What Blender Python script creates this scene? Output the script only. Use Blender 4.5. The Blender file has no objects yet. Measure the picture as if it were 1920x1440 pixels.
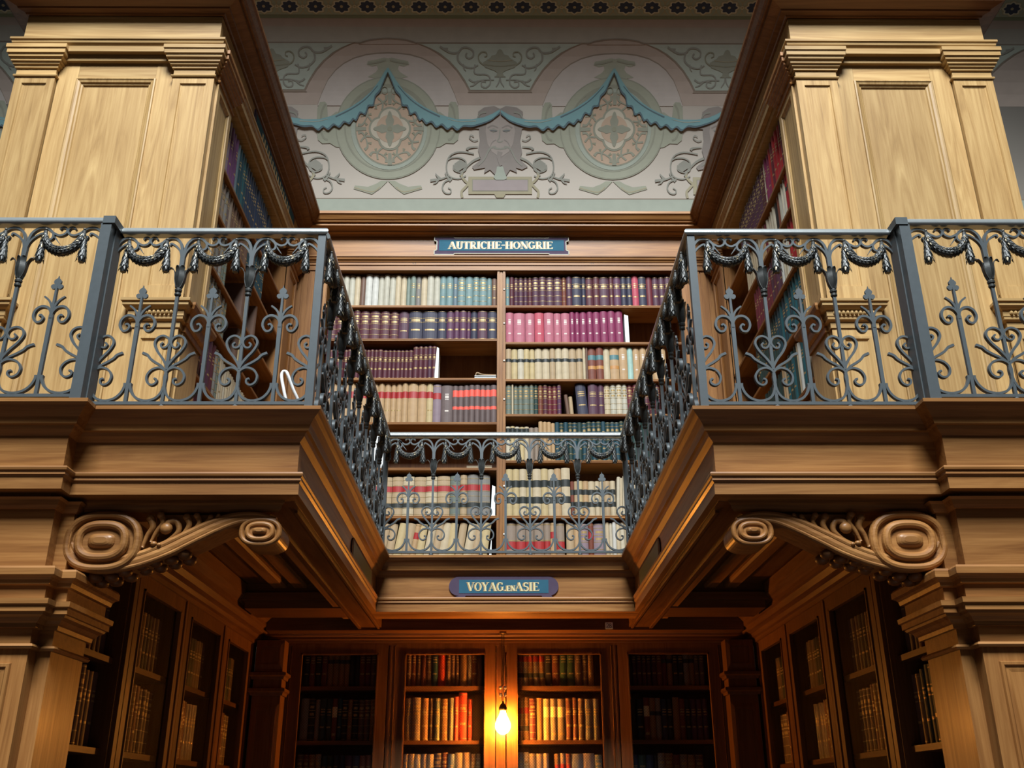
import bpy, bmesh, math, random
from mathutils import Vector, noise
random.seed(7)
PI = math.pi
scene = bpy.context.scene
C = scene.collection

# ---------------------------------------------------------------- camera
FPX, PITCH, YAW, ROLL, CX = 1854.6, .4012, .0093, -.0033, -.0158
cam_data = bpy.data.cameras.new('camera'); cam = bpy.data.objects.new('camera', cam_data); C.objects.link(cam)
cam_data.sensor_width = 36.0; cam_data.lens = 36.0 * FPX / 1920.0
cam_data.clip_start = .05; cam_data.clip_end = 100
cam.location = (CX, 0, 0)
from mathutils import Matrix
cam.matrix_world = Matrix.Translation((CX, 0, 0)) @ Matrix.Rotation(-YAW, 4, 'Z') @ Matrix.Rotation(PI/2 + PITCH, 4, 'X') @ Matrix.Rotation(ROLL, 4, 'Z')
scene.camera = cam

# ---------------------------------------------------------------- world, skylight, exposure
world = bpy.data.worlds.new('world'); scene.world = world; world.use_nodes = True
bg = world.node_tree.nodes['Background']; bg.inputs[0].default_value = (.80, .88, 1.0, 1); bg.inputs[1].default_value = .014
def area(name, loc, target, sx, sy, power, col):
    l = bpy.data.lights.new(name, 'AREA'); l.shape = 'RECTANGLE'; l.size = sx; l.size_y = sy; l.energy = power; l.color = col
    o = bpy.data.objects.new(name, l); C.objects.link(o); o.location = loc
    o.rotation_euler = (Vector(target) - Vector(loc)).to_track_quat('-Z', 'Y').to_euler()
    return o
area('skylight', (0.0, -4.5, 16.0), (0, 6.0, 3.6), 7.0, 5.0, 7600, (.95, .98, 1.0))
area('hall_daylight', (0.0, -8.0, 6.5), (0, 5.5, 5.0), 4.0, 3.0, 12, (1.0, .95, .86))
scene.view_settings.view_transform = 'Standard'; scene.view_settings.look = 'None'
scene.view_settings.exposure = 0.0; scene.view_settings.gamma = 1.0
scene.view_settings.use_curve_mapping = False

# ---------------------------------------------------------------- helpers
class MB:
    def __init__(s): s.v = []; s.f = []; s.m = []
    def add(s, vs, fs, mi=0):
        b = len(s.v); s.v += [tuple(p) for p in vs]
        for f in fs: s.f.append([b + i for i in f]); s.m.append(mi)
    def box(s, x0, x1, y0, y1, z0, z1, mi=0):
        if x0 > x1: x0, x1 = x1, x0
        if y0 > y1: y0, y1 = y1, y0
        if z0 > z1: z0, z1 = z1, z0
        s.add([(x0,y0,z0),(x1,y0,z0),(x1,y1,z0),(x0,y1,z0),(x0,y0,z1),(x1,y0,z1),(x1,y1,z1),(x0,y1,z1)],
              [(0,3,2,1),(4,5,6,7),(0,1,5,4),(1,2,6,5),(2,3,7,6),(3,0,4,7)], mi)
    def prism(s, pts, axis, a0, a1, mi=0):
        # pts: 2D outline; axis 'y': (x,z); 'x': (y,z); 'z': (x,y)
        def p(q, a): return {'y': (q[0], a, q[1]), 'x': (a, q[0], q[1]), 'z': (q[0], q[1], a)}[axis]
        n = len(pts)
        s.add([p(q, a0) for q in pts] + [p(q, a1) for q in pts],
              [list(range(n)), list(range(2*n-1, n-1, -1))] + [(i, (i+1) % n, n+(i+1) % n, n+i) for i in range(n)], mi)
    def nested(s, fn, a0, a1, b0, b1, rings, mi=0, mc=None):
        # rings: (inset, depth); fn(a, b, depth) -> point
        vs = []; fs = []
        for ins, d in rings:
            vs += [fn(a0+ins, b0+ins, d), fn(a1-ins, b0+ins, d), fn(a1-ins, b1-ins, d), fn(a0+ins, b1-ins, d)]
        for r in range(len(rings)-1):
            for i in range(4):
                j = (i+1) % 4; fs.append((r*4+i, r*4+j, r*4+4+j, r*4+4+i))
        s.add(vs, fs, mi)
        k = (len(rings)-1)*4
        s.add(vs[k:], [(0,1,2,3)], mi if mc is None else mc)
    def mould(s, path, prof, side=1, caps=True, mi=0):
        # profile (p, z) swept with mitres along a path in plan; p measured to the left of travel * side
        n = len(path); offs = []
        for i in range(n):
            ds = []
            if i > 0: d = Vector(path[i]) - Vector(path[i-1]); ds.append(d.normalized())
            if i < n-1: d = Vector(path[i+1]) - Vector(path[i]); ds.append(d.normalized())
            ns = [Vector((-d.y, d.x))*side for d in ds]
            if len(ns) == 1: offs.append(ns[0])
            else:
                m = (ns[0]+ns[1]); offs.append(m / max(.2, m.dot(ns[0])))
        k = len(prof); vs = []
        for i in range(n):
            for p, z in prof: vs.append((path[i][0]+offs[i].x*p, path[i][1]+offs[i].y*p, z))
        fs = [(i*k+j, i*k+j+1, (i+1)*k+j+1, (i+1)*k+j) for i in range(n-1) for j in range(k-1)]
        if caps: fs += [list(range(k)), list(range((n-1)*k, n*k))]
        s.add(vs, fs, mi)
    def sweep(s, pts, half, rad=None, nrm=None, mi=0, n=0):
        # rectangular (n=0: half=(a,b) list/tuple) or round (n>2) section along 3D pts; nrm: the fixed width direction
        P = [Vector(p) for p in pts]; N = len(P); vs = []
        for i in range(N):
            t = (P[min(i+1, N-1)] - P[max(i-1, 0)]); t.normalize()
            w = Vector(nrm) if nrm else (Vector((0,1,0)) if abs(t.y) < .9 else Vector((1,0,0)))
            w = (w - t*w.dot(t)).normalized(); u = t.cross(w)
            h = half(i/(N-1)) if callable(half) else half
            if n:
                r = h if not isinstance(h, tuple) else None
                for k in range(n):
                    a = 2*PI*k/n
                    ra, rb = (r, r) if r is not None else h
                    vs.append(P[i] + u*(math.cos(a)*ra) + w*(math.sin(a)*rb))
            else:
                a, b = h
                vs += [P[i]+u*a+w*b, P[i]-u*a+w*b, P[i]-u*a-w*b, P[i]+u*a-w*b]
        m = n or 4
        fs = [(i*m+j, i*m+(j+1) % m, (i+1)*m+(j+1) % m, (i+1)*m+j) for i in range(N-1) for j in range(m)]
        fs += [list(range(m)), list(range((N-1)*m, N*m))]
        s.add(vs, fs, mi)
    def lathe(s, prof, c, n=16, mi=0):
        vs = []; k = len(prof)
        for i in range(n):
            a = 2*PI*i/n
            for r, z in prof: vs.append((c[0]+r*math.cos(a), c[1]+r*math.sin(a), c[2]+z))
        fs = [(i*k+j, ((i+1) % n)*k+j, ((i+1) % n)*k+j+1, i*k+j+1) for i in range(n) for j in range(k-1)]
        s.add(vs, fs, mi)
    def ball(s, c, r, n=8, mi=0):
        prof = [(math.sin(PI*j/6)*r[0], -math.cos(PI*j/6)) for j in range(7)]
        vs = []; k = 7
        for i in range(n):
            a = 2*PI*i/n
            for q, z in prof: vs.append((c[0]+q*math.cos(a), c[1]+q/r[0]*r[1]*math.sin(a), c[2]+z*r[2]))
        fs = [(i*k+j, ((i+1) % n)*k+j, ((i+1) % n)*k+j+1, i*k+j+1) for i in range(n) for j in range(k-1)]
        s.add(vs, fs, mi)
    def mesh(s, name, mats, off=(0,0,0), smooth=False):
        me = bpy.data.meshes.new(name)
        ox, oy, oz = off
        me.from_pydata([(x-ox, y-oy, z-oz) for x, y, z in s.v], [], s.f)
        for m in (mats if isinstance(mats, (list, tuple)) else [mats]): me.materials.append(m)
        me.polygons.foreach_set('material_index', s.m)
        if smooth: me.polygons.foreach_set('use_smooth', [True]*len(s.f))
        me.update()
        return me
    def build(s, name, mats, parent=None, loc=None, smooth=False):
        off = wloc(parent) if parent else (loc or (0,0,0))
        o = bpy.data.objects.new(name, s.mesh(name, mats, off, smooth)); C.objects.link(o)
        if parent: o.parent = parent
        else: o.location = off
        return o
WL = {}
def wloc(o): 
    r = Vector((0,0,0))
    while o: r += o.location; o = o.parent
    return r
def tag(o, label=None, cat=None, group=None, kind=None):
    if label: o['label'] = label
    if cat: o['category'] = cat
    if group: o['group'] = group
    if kind: o['kind'] = kind
    return o
def thing(name, label, cat, loc=(0,0,0), group=None):
    o = bpy.data.objects.new(name, None); C.objects.link(o); o.location = loc; o.empty_display_size = .1
    return tag(o, label, cat, group)
def struct(name, mb, mats, label=None, smooth=False, loc=(0,0,0)):
    return tag(mb.build(name, mats, None, loc, smooth), label, None, None, 'structure')
def cr(pts, k=5):
    # Catmull-Rom through points
    P = [Vector(p) for p in pts]; out = []
    for i in range(len(P)-1):
        a, b, c, d = P[max(i-1,0)], P[i], P[i+1], P[min(i+2, len(P)-1)]
        for j in range(k):
            t = j/k
            out.append(.5*((2*b)+(c-a)*t+(2*a-5*b+4*c-d)*t*t+(3*b-a-3*c+d)*t**3))
    out.append(P[-1]); return out

# ---------------------------------------------------------------- materials
MATS = {}
def newmat(name):
    m = bpy.data.materials.new(name); m.use_nodes = True
    return m, m.node_tree.nodes, m.node_tree.links, m.node_tree.nodes['Principled BSDF']
def oak(axis, tone='mid'):
    key = ('oak', axis, tone)
    if key in MATS: return MATS[key]
    m, N, L, B = newmat('oak_%s_grain_%s' % (tone, 'xyz'[axis]))
    tc = N.new('ShaderNodeTexCoord'); mp = N.new('ShaderNodeMapping')
    sc = [9.0]*3; sc[axis] = .55; mp.inputs['Scale'].default_value = sc
    L.new(tc.outputs['Object'], mp.inputs[0])
    n1 = N.new('ShaderNodeTexNoise'); n1.inputs['Scale'].default_value = 1.3; n1.inputs['Detail'].default_value = 6; n1.inputs['Distortion'].default_value = 2.6
    L.new(mp.outputs[0], n1.inputs[0])
    mp2 = N.new('ShaderNodeMapping'); sc = [60.0]*3; sc[axis] = 2.2; mp2.inputs['Scale'].default_value = sc
    L.new(tc.outputs['Object'], mp2.inputs[0])
    n2 = N.new('ShaderNodeTexNoise'); n2.inputs['Scale'].default_value = 2.0; n2.inputs['Detail'].default_value = 4
    L.new(mp2.outputs[0], n2.inputs[0])
    n3 = N.new('ShaderNodeTexNoise'); n3.inputs['Scale'].default_value = 1.1; n3.inputs['Detail'].default_value = 2
    L.new(tc.outputs['Object'], n3.inputs[0])
    r = N.new('ShaderNodeValToRGB'); e = r.color_ramp.elements
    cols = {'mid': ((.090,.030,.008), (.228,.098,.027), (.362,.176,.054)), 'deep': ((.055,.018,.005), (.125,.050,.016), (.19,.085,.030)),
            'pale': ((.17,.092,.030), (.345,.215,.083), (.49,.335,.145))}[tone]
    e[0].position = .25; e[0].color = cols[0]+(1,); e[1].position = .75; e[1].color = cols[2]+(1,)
    k = e.new(.5); k.color = cols[1]+(1,)
    a1 = N.new('ShaderNodeMath'); a1.operation = 'MULTIPLY_ADD'; a1.inputs[1].default_value = .62; L.new(n1.outputs[0], a1.inputs[0])
    a2 = N.new('ShaderNodeMath'); a2.operation = 'MULTIPLY'; a2.inputs[1].default_value = .25; L.new(n2.outputs[0], a2.inputs[0])
    L.new(a2.outputs[0], a1.inputs[2])
    a3 = N.new('ShaderNodeMath'); a3.operation = 'MULTIPLY_ADD'; a3.inputs[1].default_value = .25; L.new(n3.outputs[0], a3.inputs[0]); L.new(a1.outputs[0], a3.inputs[2])
    L.new(a3.outputs[0], r.inputs[0])
    oi = N.new('ShaderNodeObjectInfo'); mr = N.new('ShaderNodeMapRange'); mr.inputs[3].default_value = .84; mr.inputs[4].default_value = 1.14
    hs = N.new('ShaderNodeHueSaturation'); L.new(oi.outputs['Random'], mr.inputs[0]); L.new(mr.outputs[0], hs.inputs['Value']); L.new(r.outputs[0], hs.inputs['Color']); L.new(hs.outputs[0], B.inputs['Base Color'])
    B.inputs['Roughness'].default_value = .45; B.inputs['Specular IOR Level'].default_value = .28
    B.inputs['Coat Weight'].default_value = .09; B.inputs['Coat Roughness'].default_value = .18
    bp = N.new('ShaderNodeBump'); bp.inputs['Strength'].default_value = .12; bp.inputs['Distance'].default_value = .004
    L.new(n2.outputs[0], bp.inputs['Height']); L.new(bp.outputs[0], B.inputs['Normal'])
    MATS[key] = m; return m
def plain(name, col, rough=.6, metal=0, var=.18, scale=14, coat=0, emit=None, spec=.5):
    if name in MATS: return MATS[name]
    m, N, L, B = newmat(name)
    tc = N.new('ShaderNodeTexCoord'); n = N.new('ShaderNodeTexNoise'); n.inputs['Scale'].default_value = scale; n.inputs['Detail'].default_value = 4
    L.new(tc.outputs['Object'], n.inputs[0])
    mx = N.new('ShaderNodeMix'); mx.data_type = 'RGBA'
    mx.inputs[6].default_value = tuple(c*(1-var) for c in col)+(1,); mx.inputs[7].default_value = tuple(min(1, c*(1+var)) for c in col)+(1,)
    L.new(n.outputs[0], mx.inputs[0]); L.new(mx.outputs[2], B.inputs['Base Color'])
    B.inputs['Roughness'].default_value = rough; B.inputs['Metallic'].default_value = metal; B.inputs['Specular IOR Level'].default_value = spec; B.inputs['Coat Weight'].default_value = coat
    if emit: B.inputs['Emission Color'].default_value = emit[0]+(1,); B.inputs['Emission Strength'].default_value = emit[1]
    MATS[name] = m; return m
def mesh_wire():
    if 'wire' in MATS: return MATS['wire']
    m, N, L, B = newmat('brass_wire_netting')
    tc = N.new('ShaderNodeTexCoord'); sep = N.new('ShaderNodeSeparateXYZ'); L.new(tc.outputs['Object'], sep.inputs[0])
    def math_(op, a, b=None):
        n = N.new('ShaderNodeMath'); n.operation = op
        for i, q in enumerate((a, b)):
            if q is None: continue
            if isinstance(q, (int, float)): n.inputs[i].default_value = q
            else: L.new(q, n.inputs[i])
        return n.outputs[0]
    h = math_('ADD', sep.outputs[0], sep.outputs[1])
    p = math_('MULTIPLY', math_('ADD', h, sep.outputs[2]), 150.0); q = math_('MULTIPLY', math_('SUBTRACT', h, sep.outputs[2]), 150.0)
    a = math_('GREATER_THAN', math_('ABSOLUTE', math_('SINE', p)), .990); b = math_('GREATER_THAN', math_('ABSOLUTE', math_('SINE', q)), .990)
    L.new(math_('MAXIMUM', a, b), B.inputs['Alpha'])
    B.inputs['Base Color'].default_value = (.035,.02,.01,1); B.inputs['Metallic'].default_value = .6; B.inputs['Roughness'].default_value = .5
    MATS['wire'] = m; return m
OX, OY, OZ = oak(0), oak(1), oak(2)
PX, PY, PZ = oak(0,'pale'), oak(1,'pale'), oak(2,'pale')
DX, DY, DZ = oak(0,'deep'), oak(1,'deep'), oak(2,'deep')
IRON = plain('painted_iron', (.080,.098,.107), .42, .25, .12, 30)
BRONZE = plain('dark_bronze', (.042,.047,.046), .45, .3, .5, 40)
GILT = plain('worn_gilding', (.20,.17,.11), .45, .5, .3, 40)
TAGW = plain('white_enamel', (.8,.85,.85), .35, 0, .05)
INK = plain('black_ink', (.02,.02,.025), .5, 0, .05)

FLOOR = -1.55
Y0, YF, YB = 4.325, 4.23, 7.314      # railing planes
ZL = 1.702                           # balcony ledge
W, WO = .930, 1.965
XS, YC, YK = 1.985, 5.40, 8.33       # gallery case side face, end face, back case face
XM = -.037                           # middle upright of the back case

# ================================================================ the room shell
mb = MB(); mb.box(-7, 7, -9, 9.0, FLOOR-.1, FLOOR); struct('floor', mb, plain('dark_parquet', (.035,.018,.009), .5), 'parquet floor of the reading room')
CR, CZ, CYW = 2.5, 5.40, 8.75        # cove: radius, springing height, wall plane
def cove(x, th, off=0):              # point on the curved wall, off = distance in front of it
    r = CR - off
    return (x, CYW-CR + r*math.cos(th), CZ + r*math.sin(th))
wallm = plain('painted_plaster', (.285,.262,.225), .85, 0, .05, 3)
mb = MB(); mb.box(-7, 7, CYW, CYW+.1, FLOOR, CZ)
struct('wall_back', mb, wallm, 'plain wall carrying the bookcases')
mb = MB(); n = 30
vs = []
for i in range(n+1):
    th = math.radians(75)*i/n
    for x in (-7, 7): vs.append(cove(x, th))
    for x in (-7, 7): vs.append(cove(x, th, -.1))
fs = []
for i in range(n):
    a = i*4; fs += [(a, a+1, a+5, a+4), (a+2, a+6, a+7, a+3), (a, a+4, a+6, a+2), (a+1, a+3, a+7, a+5)]
mb.add(vs, fs); struct('ceiling_cove', mb, wallm, 'coved plaster wall above the bookcases', True)

# ================================================================ balcony
def sgn_path(pts, s): return [(s*x, y) for x, y in pts]
LEDGE = [(-.40,1.690),(.062,1.690),(.070,1.697),(.070,1.680),(.062,1.672),(.055,1.664),(.040,1.650),(.020,1.625),(.012,1.606),(.010,1.596),(-.004,1.592),(-.012,1.576),(-.026,1.562),(-.035,1.553),(-.40,1.553)]
FASC = [(-.30,1.556),(-.035,1.556),(-.035,1.397),(-.30,1.397)]
ARCH = [(-.30,1.400),(-.006,1.400),(-.002,1.392),(-.004,1.382),(-.012,1.376),(-.010,1.362),(-.020,1.352),(-.020,1.297),(-.095,1.293),(-.095,1.280),(-.108,1.272),(-.112,1.256),(-.128,1.245),(-.30,1.245)]
ARCHB = [q for q in ARCH[:9]]+[(-.30,1.293)]
balc = thing('gallery_balcony', 'U-shaped oak gallery balcony with deep mouldings under the iron railing', 'balcony', (0, 4.33, 1.245))
segs = []
for s in (-1, 1):
    segs.append(('outer', sgn_path([(3.4, YF), (WO, YF), (WO, Y0)], s), (1 if s < 0 else -1), OX))
    segs.append(('front', sgn_path([(WO, Y0), (W, Y0)], s), None, OX))
full = [(-3.4, YF), (-WO, YF), (-WO, Y0), (-W, Y0), (-W, YB), (W, YB), (W, Y0), (WO, Y0), (WO, YF), (3.4, YF)]
def seg_mould(path, i0, i1, prof):
    # mitre the whole path but keep only the segments i0..i1
    m = MB(); n = len(path); offs = []
    for i in range(n):
        ds = []
        if i > 0: ds.append((Vector(path[i])-Vector(path[i-1])).normalized())
        if i < n-1: ds.append((Vector(path[i+1])-Vector(path[i])).normalized())
        ns = [Vector((d.y, -d.x)) for d in ds]
        if len(ns) == 1: offs.append(ns[0])
        else: q = ns[0]+ns[1]; offs.append(q/max(.2, q.dot(ns[0])))
    k = len(prof); vs = []
    for i in range(i0, i1+1):
        for p, z in prof: vs.append((path[i][0]+offs[i].x*p, path[i][1]+offs[i].y*p, z))
    N = i1-i0+1
    m.add(vs, [(i*k+j, i*k+j+1, (i+1)*k+j+1, (i+1)*k+j) for i in range(N-1) for j in range(k-1)] + [list(range(k)), list(range((N-1)*k, N*k))])
    return m
for i0, i1, mt in ((0,1,OX),(1,3,OX),(3,4,OY),(4,5,OX),(5,6,OY),(6,8,OX),(8,9,OX)):
    for nm, pr in (('cornice_moulding', LEDGE), ('fascia', FASC), ('architrave', ARCHB if i0 in (3, 4, 5) else ARCH)):
        pm = mt
        seg_mould(full, i0, i1, pr).build(nm, pm, balc)
mb = MB()
for s in (-1, 1):
    mb.box(s*1.25, s*3.4, YF+.25, 8.3, 1.56, 1.69); mb.box(s*.97, s*1.25, Y0+.05, 8.3, 1.56, 1.69)
mb.box(-.97, .97, YB+.05, 8.7, 1.56, 1.69)
mb.build('walkway_floor', OY, balc)
# coffered underside
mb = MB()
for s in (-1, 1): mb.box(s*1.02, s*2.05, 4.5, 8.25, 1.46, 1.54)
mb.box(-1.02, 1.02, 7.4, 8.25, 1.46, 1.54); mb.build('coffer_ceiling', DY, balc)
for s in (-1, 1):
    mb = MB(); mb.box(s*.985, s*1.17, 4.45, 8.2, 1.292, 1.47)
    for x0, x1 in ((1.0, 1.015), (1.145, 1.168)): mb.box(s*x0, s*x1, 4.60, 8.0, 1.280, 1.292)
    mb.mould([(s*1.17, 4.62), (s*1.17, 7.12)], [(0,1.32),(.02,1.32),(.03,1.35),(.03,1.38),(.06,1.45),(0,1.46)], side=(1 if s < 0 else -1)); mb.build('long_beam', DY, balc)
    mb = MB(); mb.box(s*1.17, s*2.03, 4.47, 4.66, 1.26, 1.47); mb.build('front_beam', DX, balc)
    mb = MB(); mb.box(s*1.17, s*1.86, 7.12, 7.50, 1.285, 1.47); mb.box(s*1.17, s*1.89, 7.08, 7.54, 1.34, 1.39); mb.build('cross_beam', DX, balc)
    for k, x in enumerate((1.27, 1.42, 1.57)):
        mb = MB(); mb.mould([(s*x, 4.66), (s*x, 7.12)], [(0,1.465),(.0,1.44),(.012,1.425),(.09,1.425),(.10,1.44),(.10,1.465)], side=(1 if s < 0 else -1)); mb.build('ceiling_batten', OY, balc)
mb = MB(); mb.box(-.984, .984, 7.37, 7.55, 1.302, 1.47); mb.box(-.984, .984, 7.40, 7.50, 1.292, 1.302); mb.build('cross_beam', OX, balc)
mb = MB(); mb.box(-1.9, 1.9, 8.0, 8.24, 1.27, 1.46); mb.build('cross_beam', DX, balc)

# ================================================================ lower piers
PIERPROF = [(0,.612),(.018,.612),(.024,.622),(.018,.632),(0,.636),(0,.70),(.02,.70),(.022,.718),(.030,.724),(.040,.738),(.058,.748),(.062,.758),(.072,.760),(.072,.785),(.082,.790),(.084,.812),(.05,.816),(.05,.872),(.066,.876),(.070,.894),(.078,.904),(.092,.912),(.092,.940),(.086,.950),(0,.954)]
for s in (-1, 1):
    p = thing('panelled_pier', 'panelled oak pier with moulded capital under the %s end of the balcony' % ('left' if s < 0 else 'right'), 'pier', (s*2.4, 4.5, FLOOR))
    path = sgn_path([(3.3, 4.33), (2.035, 4.33), (2.035, 4.41), (1.975, 4.41), (1.975, 4.76), (2.3, 4.76)], s)
    side = 1 if s > 0 else -1
    sd = -1 if s < 0 else 1
    mb = MB(); mb.prism([(s*3.3,4.33),(s*2.035,4.33),(s*2.035,4.41),(s*1.975,4.41),(s*1.975,4.76),(s*3.3,4.76)], 'z', FLOOR, .62); mb.build('shaft', OZ, p)
    mb = MB(); mb.prism([(s*3.3,4.34),(s*2.035,4.34),(s*2.035,4.41),(s*1.975,4.41),(s*1.975,4.76),(s*3.3,4.76)], 'z', .95, 1.26); mb.build('upper_block', OX, p)
    mb = MB(); mb.mould(path, PIERPROF, side=sd); mb.prism([(s*3.25,4.34),(s*2.04,4.34),(s*2.04,4.42),(s*1.98,4.42),(s*1.98,4.75),(s*3.25,4.75)], 'z', .6, .954); mb.build('capital', OX, p)
    mb = MB(); mb.mould(path, [(0,1.225),(.01,1.225),(.02,1.24),(.028,1.262),(.04,1.272),(0,1.28)], side=sd); mb.build('neck_moulding', OX, p)
    for a0, a1 in ((2.10, 2.60), (2.70, 3.2)):
        mb = MB(); mb.nested(lambda a, b, d: (s*a, 4.33+d, b), a0, a1, -1.3, .55, [(-.004,0),(0,-.012),(.012,-.012),(.02,-.004),(.03,-.004),(.042,-.0015)]); mb.build('panel', OZ, p)
    mb = MB(); mb.nested(lambda a, b, d: (s*(1.975+d), a, b), 4.47, 4.70, -1.3, .55, [(-.003,0),(0,.006),(.008,.006),(.022,.001),(.03,.001)]); mb.build('panel', OZ, p)

# ================================================================ scroll brackets
def oval(cx, cz, rx, rz, n=40, sq=2.5, a0=0, a1=2*PI):
    o = []
    for i in range(n+1):
        a = a0+(a1-a0)*i/n; c, d = math.cos(a), math.sin(a)
        o.append((cx+rx*math.copysign(abs(c)**(2/sq), c), cz+rz*math.copysign(abs(d)**(2/sq), d)))
    return o
for s in (-1, 1):
    b = thing('scroll_bracket', 'carved oak scroll bracket under the %s front of the balcony' % ('left' if s < 0 else 'right'), 'bracket', (s*1.5, 4.5, 1.1))
    F = 4.425; D = 4.62
    def M(pts): return [(s*x, z) for x, z in pts]
    # band: from under the large volute up to the small volute
    lower = cr([Vector(q) for q in [(2.015,1.09),(2.00,1.03),(1.95,.985),(1.87,.962),(1.78,.958),(1.68,.968),(1.56,1.005),(1.43,1.065),(1.32,1.115),(1.24,1.140),(1.215,1.143)]], 6)
    upper = cr([Vector(q) for q in [(1.215,1.175),(1.13,1.205),(1.20,1.21),(1.30,1.195),(1.42,1.155),(1.54,1.095),(1.64,1.058),(1.74,1.045)]], 6)
    mb = MB()
    top = cr([Vector(q) for q in [(1.06,1.205),(1.15,1.232),(1.25,1.228),(1.36,1.195),(1.47,1.142),(1.58,1.085),(1.68,1.045),(1.80,1.03),(1.93,1.06),(1.965,1.09)]], 6)
    bot = cr([Vector(q) for q in [(1.06,1.195),(1.13,1.195),(1.22,1.190),(1.31,1.155),(1.42,1.098),(1.54,1.035),(1.68,.985),(1.83,.962),(1.96,.995),(2.015,1.09)]], 6)
    k = len(top); vs = []
    for i in range(k):
        for y, (q, e) in ((F+.012, (top[i], 0)), (D, (top[i], 0)), (D, (bot[i], 0)), (F+.012, (bot[i], 0))): vs.append((s*q.x, y, q.y))
    mb.add(vs, [(i*4+j, i*4+(j+1) % 4, i*4+4+(j+1) % 4, i*4+4+j) for i in range(k-1) for j in range(4)] + [(0,1,2,3), (k*4-4,k*4-3,k*4-2,k*4-1)])
    for f, r in ((.14,.017),(.56,.026),(.93,.013)):
        mb.sweep([(s*(top[i].x*(1-f)+bot[i].x*f), F+.012, top[i].y*(1-f)+bot[i].y*f) for i in range(k)], lambda t, r=r: (r*(.62+.38*min(1, abs(t)*4)), .020), nrm=(0,1,0), n=12)
    mb.build('scroll_band', oak(0), b, smooth=False)
    for nm, cx, cz, rx, rz, dd in (('large_volute', 1.835, 1.100, .172, .136, 1.0), ('small_volute', 1.125, 1.145, .093, .062, .62)):
        mb = MB(); mb.prism(M(oval(cx, cz, rx, rz)[:-1]), 'y', F+.004, D)
        q = .11*dd
        # nested oval mouldings, the innermost turn opening into the next like a spiral
        for fx, fz, r, yy in ((.92,.90,.020,F+.004), (.60,.56,.021,F-.006)):
            sp = []; N = 56
            for i in range(N+1):
                t = i/N; a = -PI*.5-2*PI*t; g = 1; e = 2/2.5; c, d = math.cos(a), math.sin(a)
                sp.append((s*(cx+rx*fx*g*math.copysign(abs(c)**e, c)), yy, cz+rz*fz*g*math.copysign(abs(d)**e, d)))
            mb.sweep(sp, (r*dd, .024*dd), nrm=(0,1,0), n=12)
        mb.prism(M(oval(cx, cz, rx*.60, rz*.55, 32)[:-1]), 'y', F-.012, F+.01)
        o = mb.build(nm, oak(0), b, smooth=False)
        mb = MB(); R_ = 6; ov = [oval(0, 0, rx*.38, rz*.27, 28, 3)[:-1]]*1; vs = []; n_ = 28
        for q in range(R_):
            ph = PI/2*q/R_; vs += [(s*(cx+x*(.25+.75*math.cos(ph))), F-.034*math.sin(ph), cz+z*(.15+.85*math.cos(ph))) if q else (s*(cx+x), F, cz+z) for x, z in ov[0]]
        mb.add(vs, [(q*n_+a, q*n_+(a+1) % n_, (q+1)*n_+(a+1) % n_, (q+1)*n_+a) for q in range(R_-1) for a in range(n_)] + [tuple((R_-1)*n_+a for a in range(n_))])
        mb.build('volute_eye', oak(0), b)
    mb = MB()
    # web behind and leaf carving
    mb.prism(M([(1.62,1.235),(1.60,1.09),(1.50,1.12),(1.36,1.19),(1.30,1.235)]), 'y', F+.04, D)
    for pts, r in (([(1.655,1.075),(1.640,1.13),(1.62,1.17),(1.635,1.21)], .013), ([(1.62,1.10),(1.60,1.15),(1.575,1.19),(1.59,1.225)], .012),
                   ([(1.60,1.08),(1.545,1.105),(1.50,1.15),(1.515,1.195),(1.55,1.19),(1.55,1.165)], .014), ([(1.53,1.10),(1.48,1.135),(1.455,1.18),(1.47,1.215)], .012),
                   ([(1.50,1.115),(1.44,1.15),(1.41,1.19),(1.425,1.222)], .010), ([(1.43,1.155),(1.39,1.18),(1.36,1.215)], .009), ([(1.39,1.175),(1.35,1.195),(1.325,1.222)], .007)):
        pp = cr([(s*x, F+.012, z) for x, z in pts], 4)
        mb.sweep(pp, lambda t, r=r: r*(.6+.9*t), nrm=(0,1,0), n=7)
        e = pp[-1]; mb.ball((e.x, e.y-.006, e.z), (r*1.5, r*1.3, r*1.4))
    mb.ball((s*1.60, F-.005, 1.088), (.016,.014,.012)); mb.ball((s*1.575, F-.005, 1.083), (.012,.012,.010)); mb.ball((s*1.555, F, 1.16), (.03,.02,.028))
    mb.build('leaf_carving', oak(0), b, smooth=True)
    mb = MB()
    for i in range(9):
        t = i/8; x = 1.99-.52*t; z = .975-.035*math.sin(PI*min(1, t*1.6))+.075*t*t
        mb.ball((s*x, F+.05+.02*(i % 2), z), (.034, .04, .024)); mb.ball((s*x, F+.13, z-.006), (.034, .04, .026))
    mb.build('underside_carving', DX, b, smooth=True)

# ================================================================ gallery level cases
CORN = [(0,5.095),(.012,5.095),(.018,5.106),(.055,5.112),(.060,5.124),(.085,5.130),(.120,5.140),(.130,5.142),(.130,5.170),(.140,5.170),(.150,5.172),(.152,5.182),(.165,5.192),(.186,5.225),(.200,5.236),(.200,5.262),(0,5.275)]
ARCHT = [(0,4.715),(.012,4.715),(.012,4.765),(.020,4.768),(.020,4.795),(.028,4.798),(.030,4.806),(.044,4.818),(.048,4.838),(.056,4.842),(.056,4.858),(.040,4.864),(.012,4.872),(0,4.874)]
CAP = [(0,4.558),(.010,4.558),(.014,4.566),(.010,4.574),(0,4.577),(0,4.626),(.012,4.628),(.012,4.642),(.024,4.650),(.026,4.664),(.036,4.668),(.036,4.684),(.050,4.694),(.052,4.714),(.062,4.718),(.062,4.752),(.070,4.756),(.070,4.786),(0,4.79)]
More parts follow.
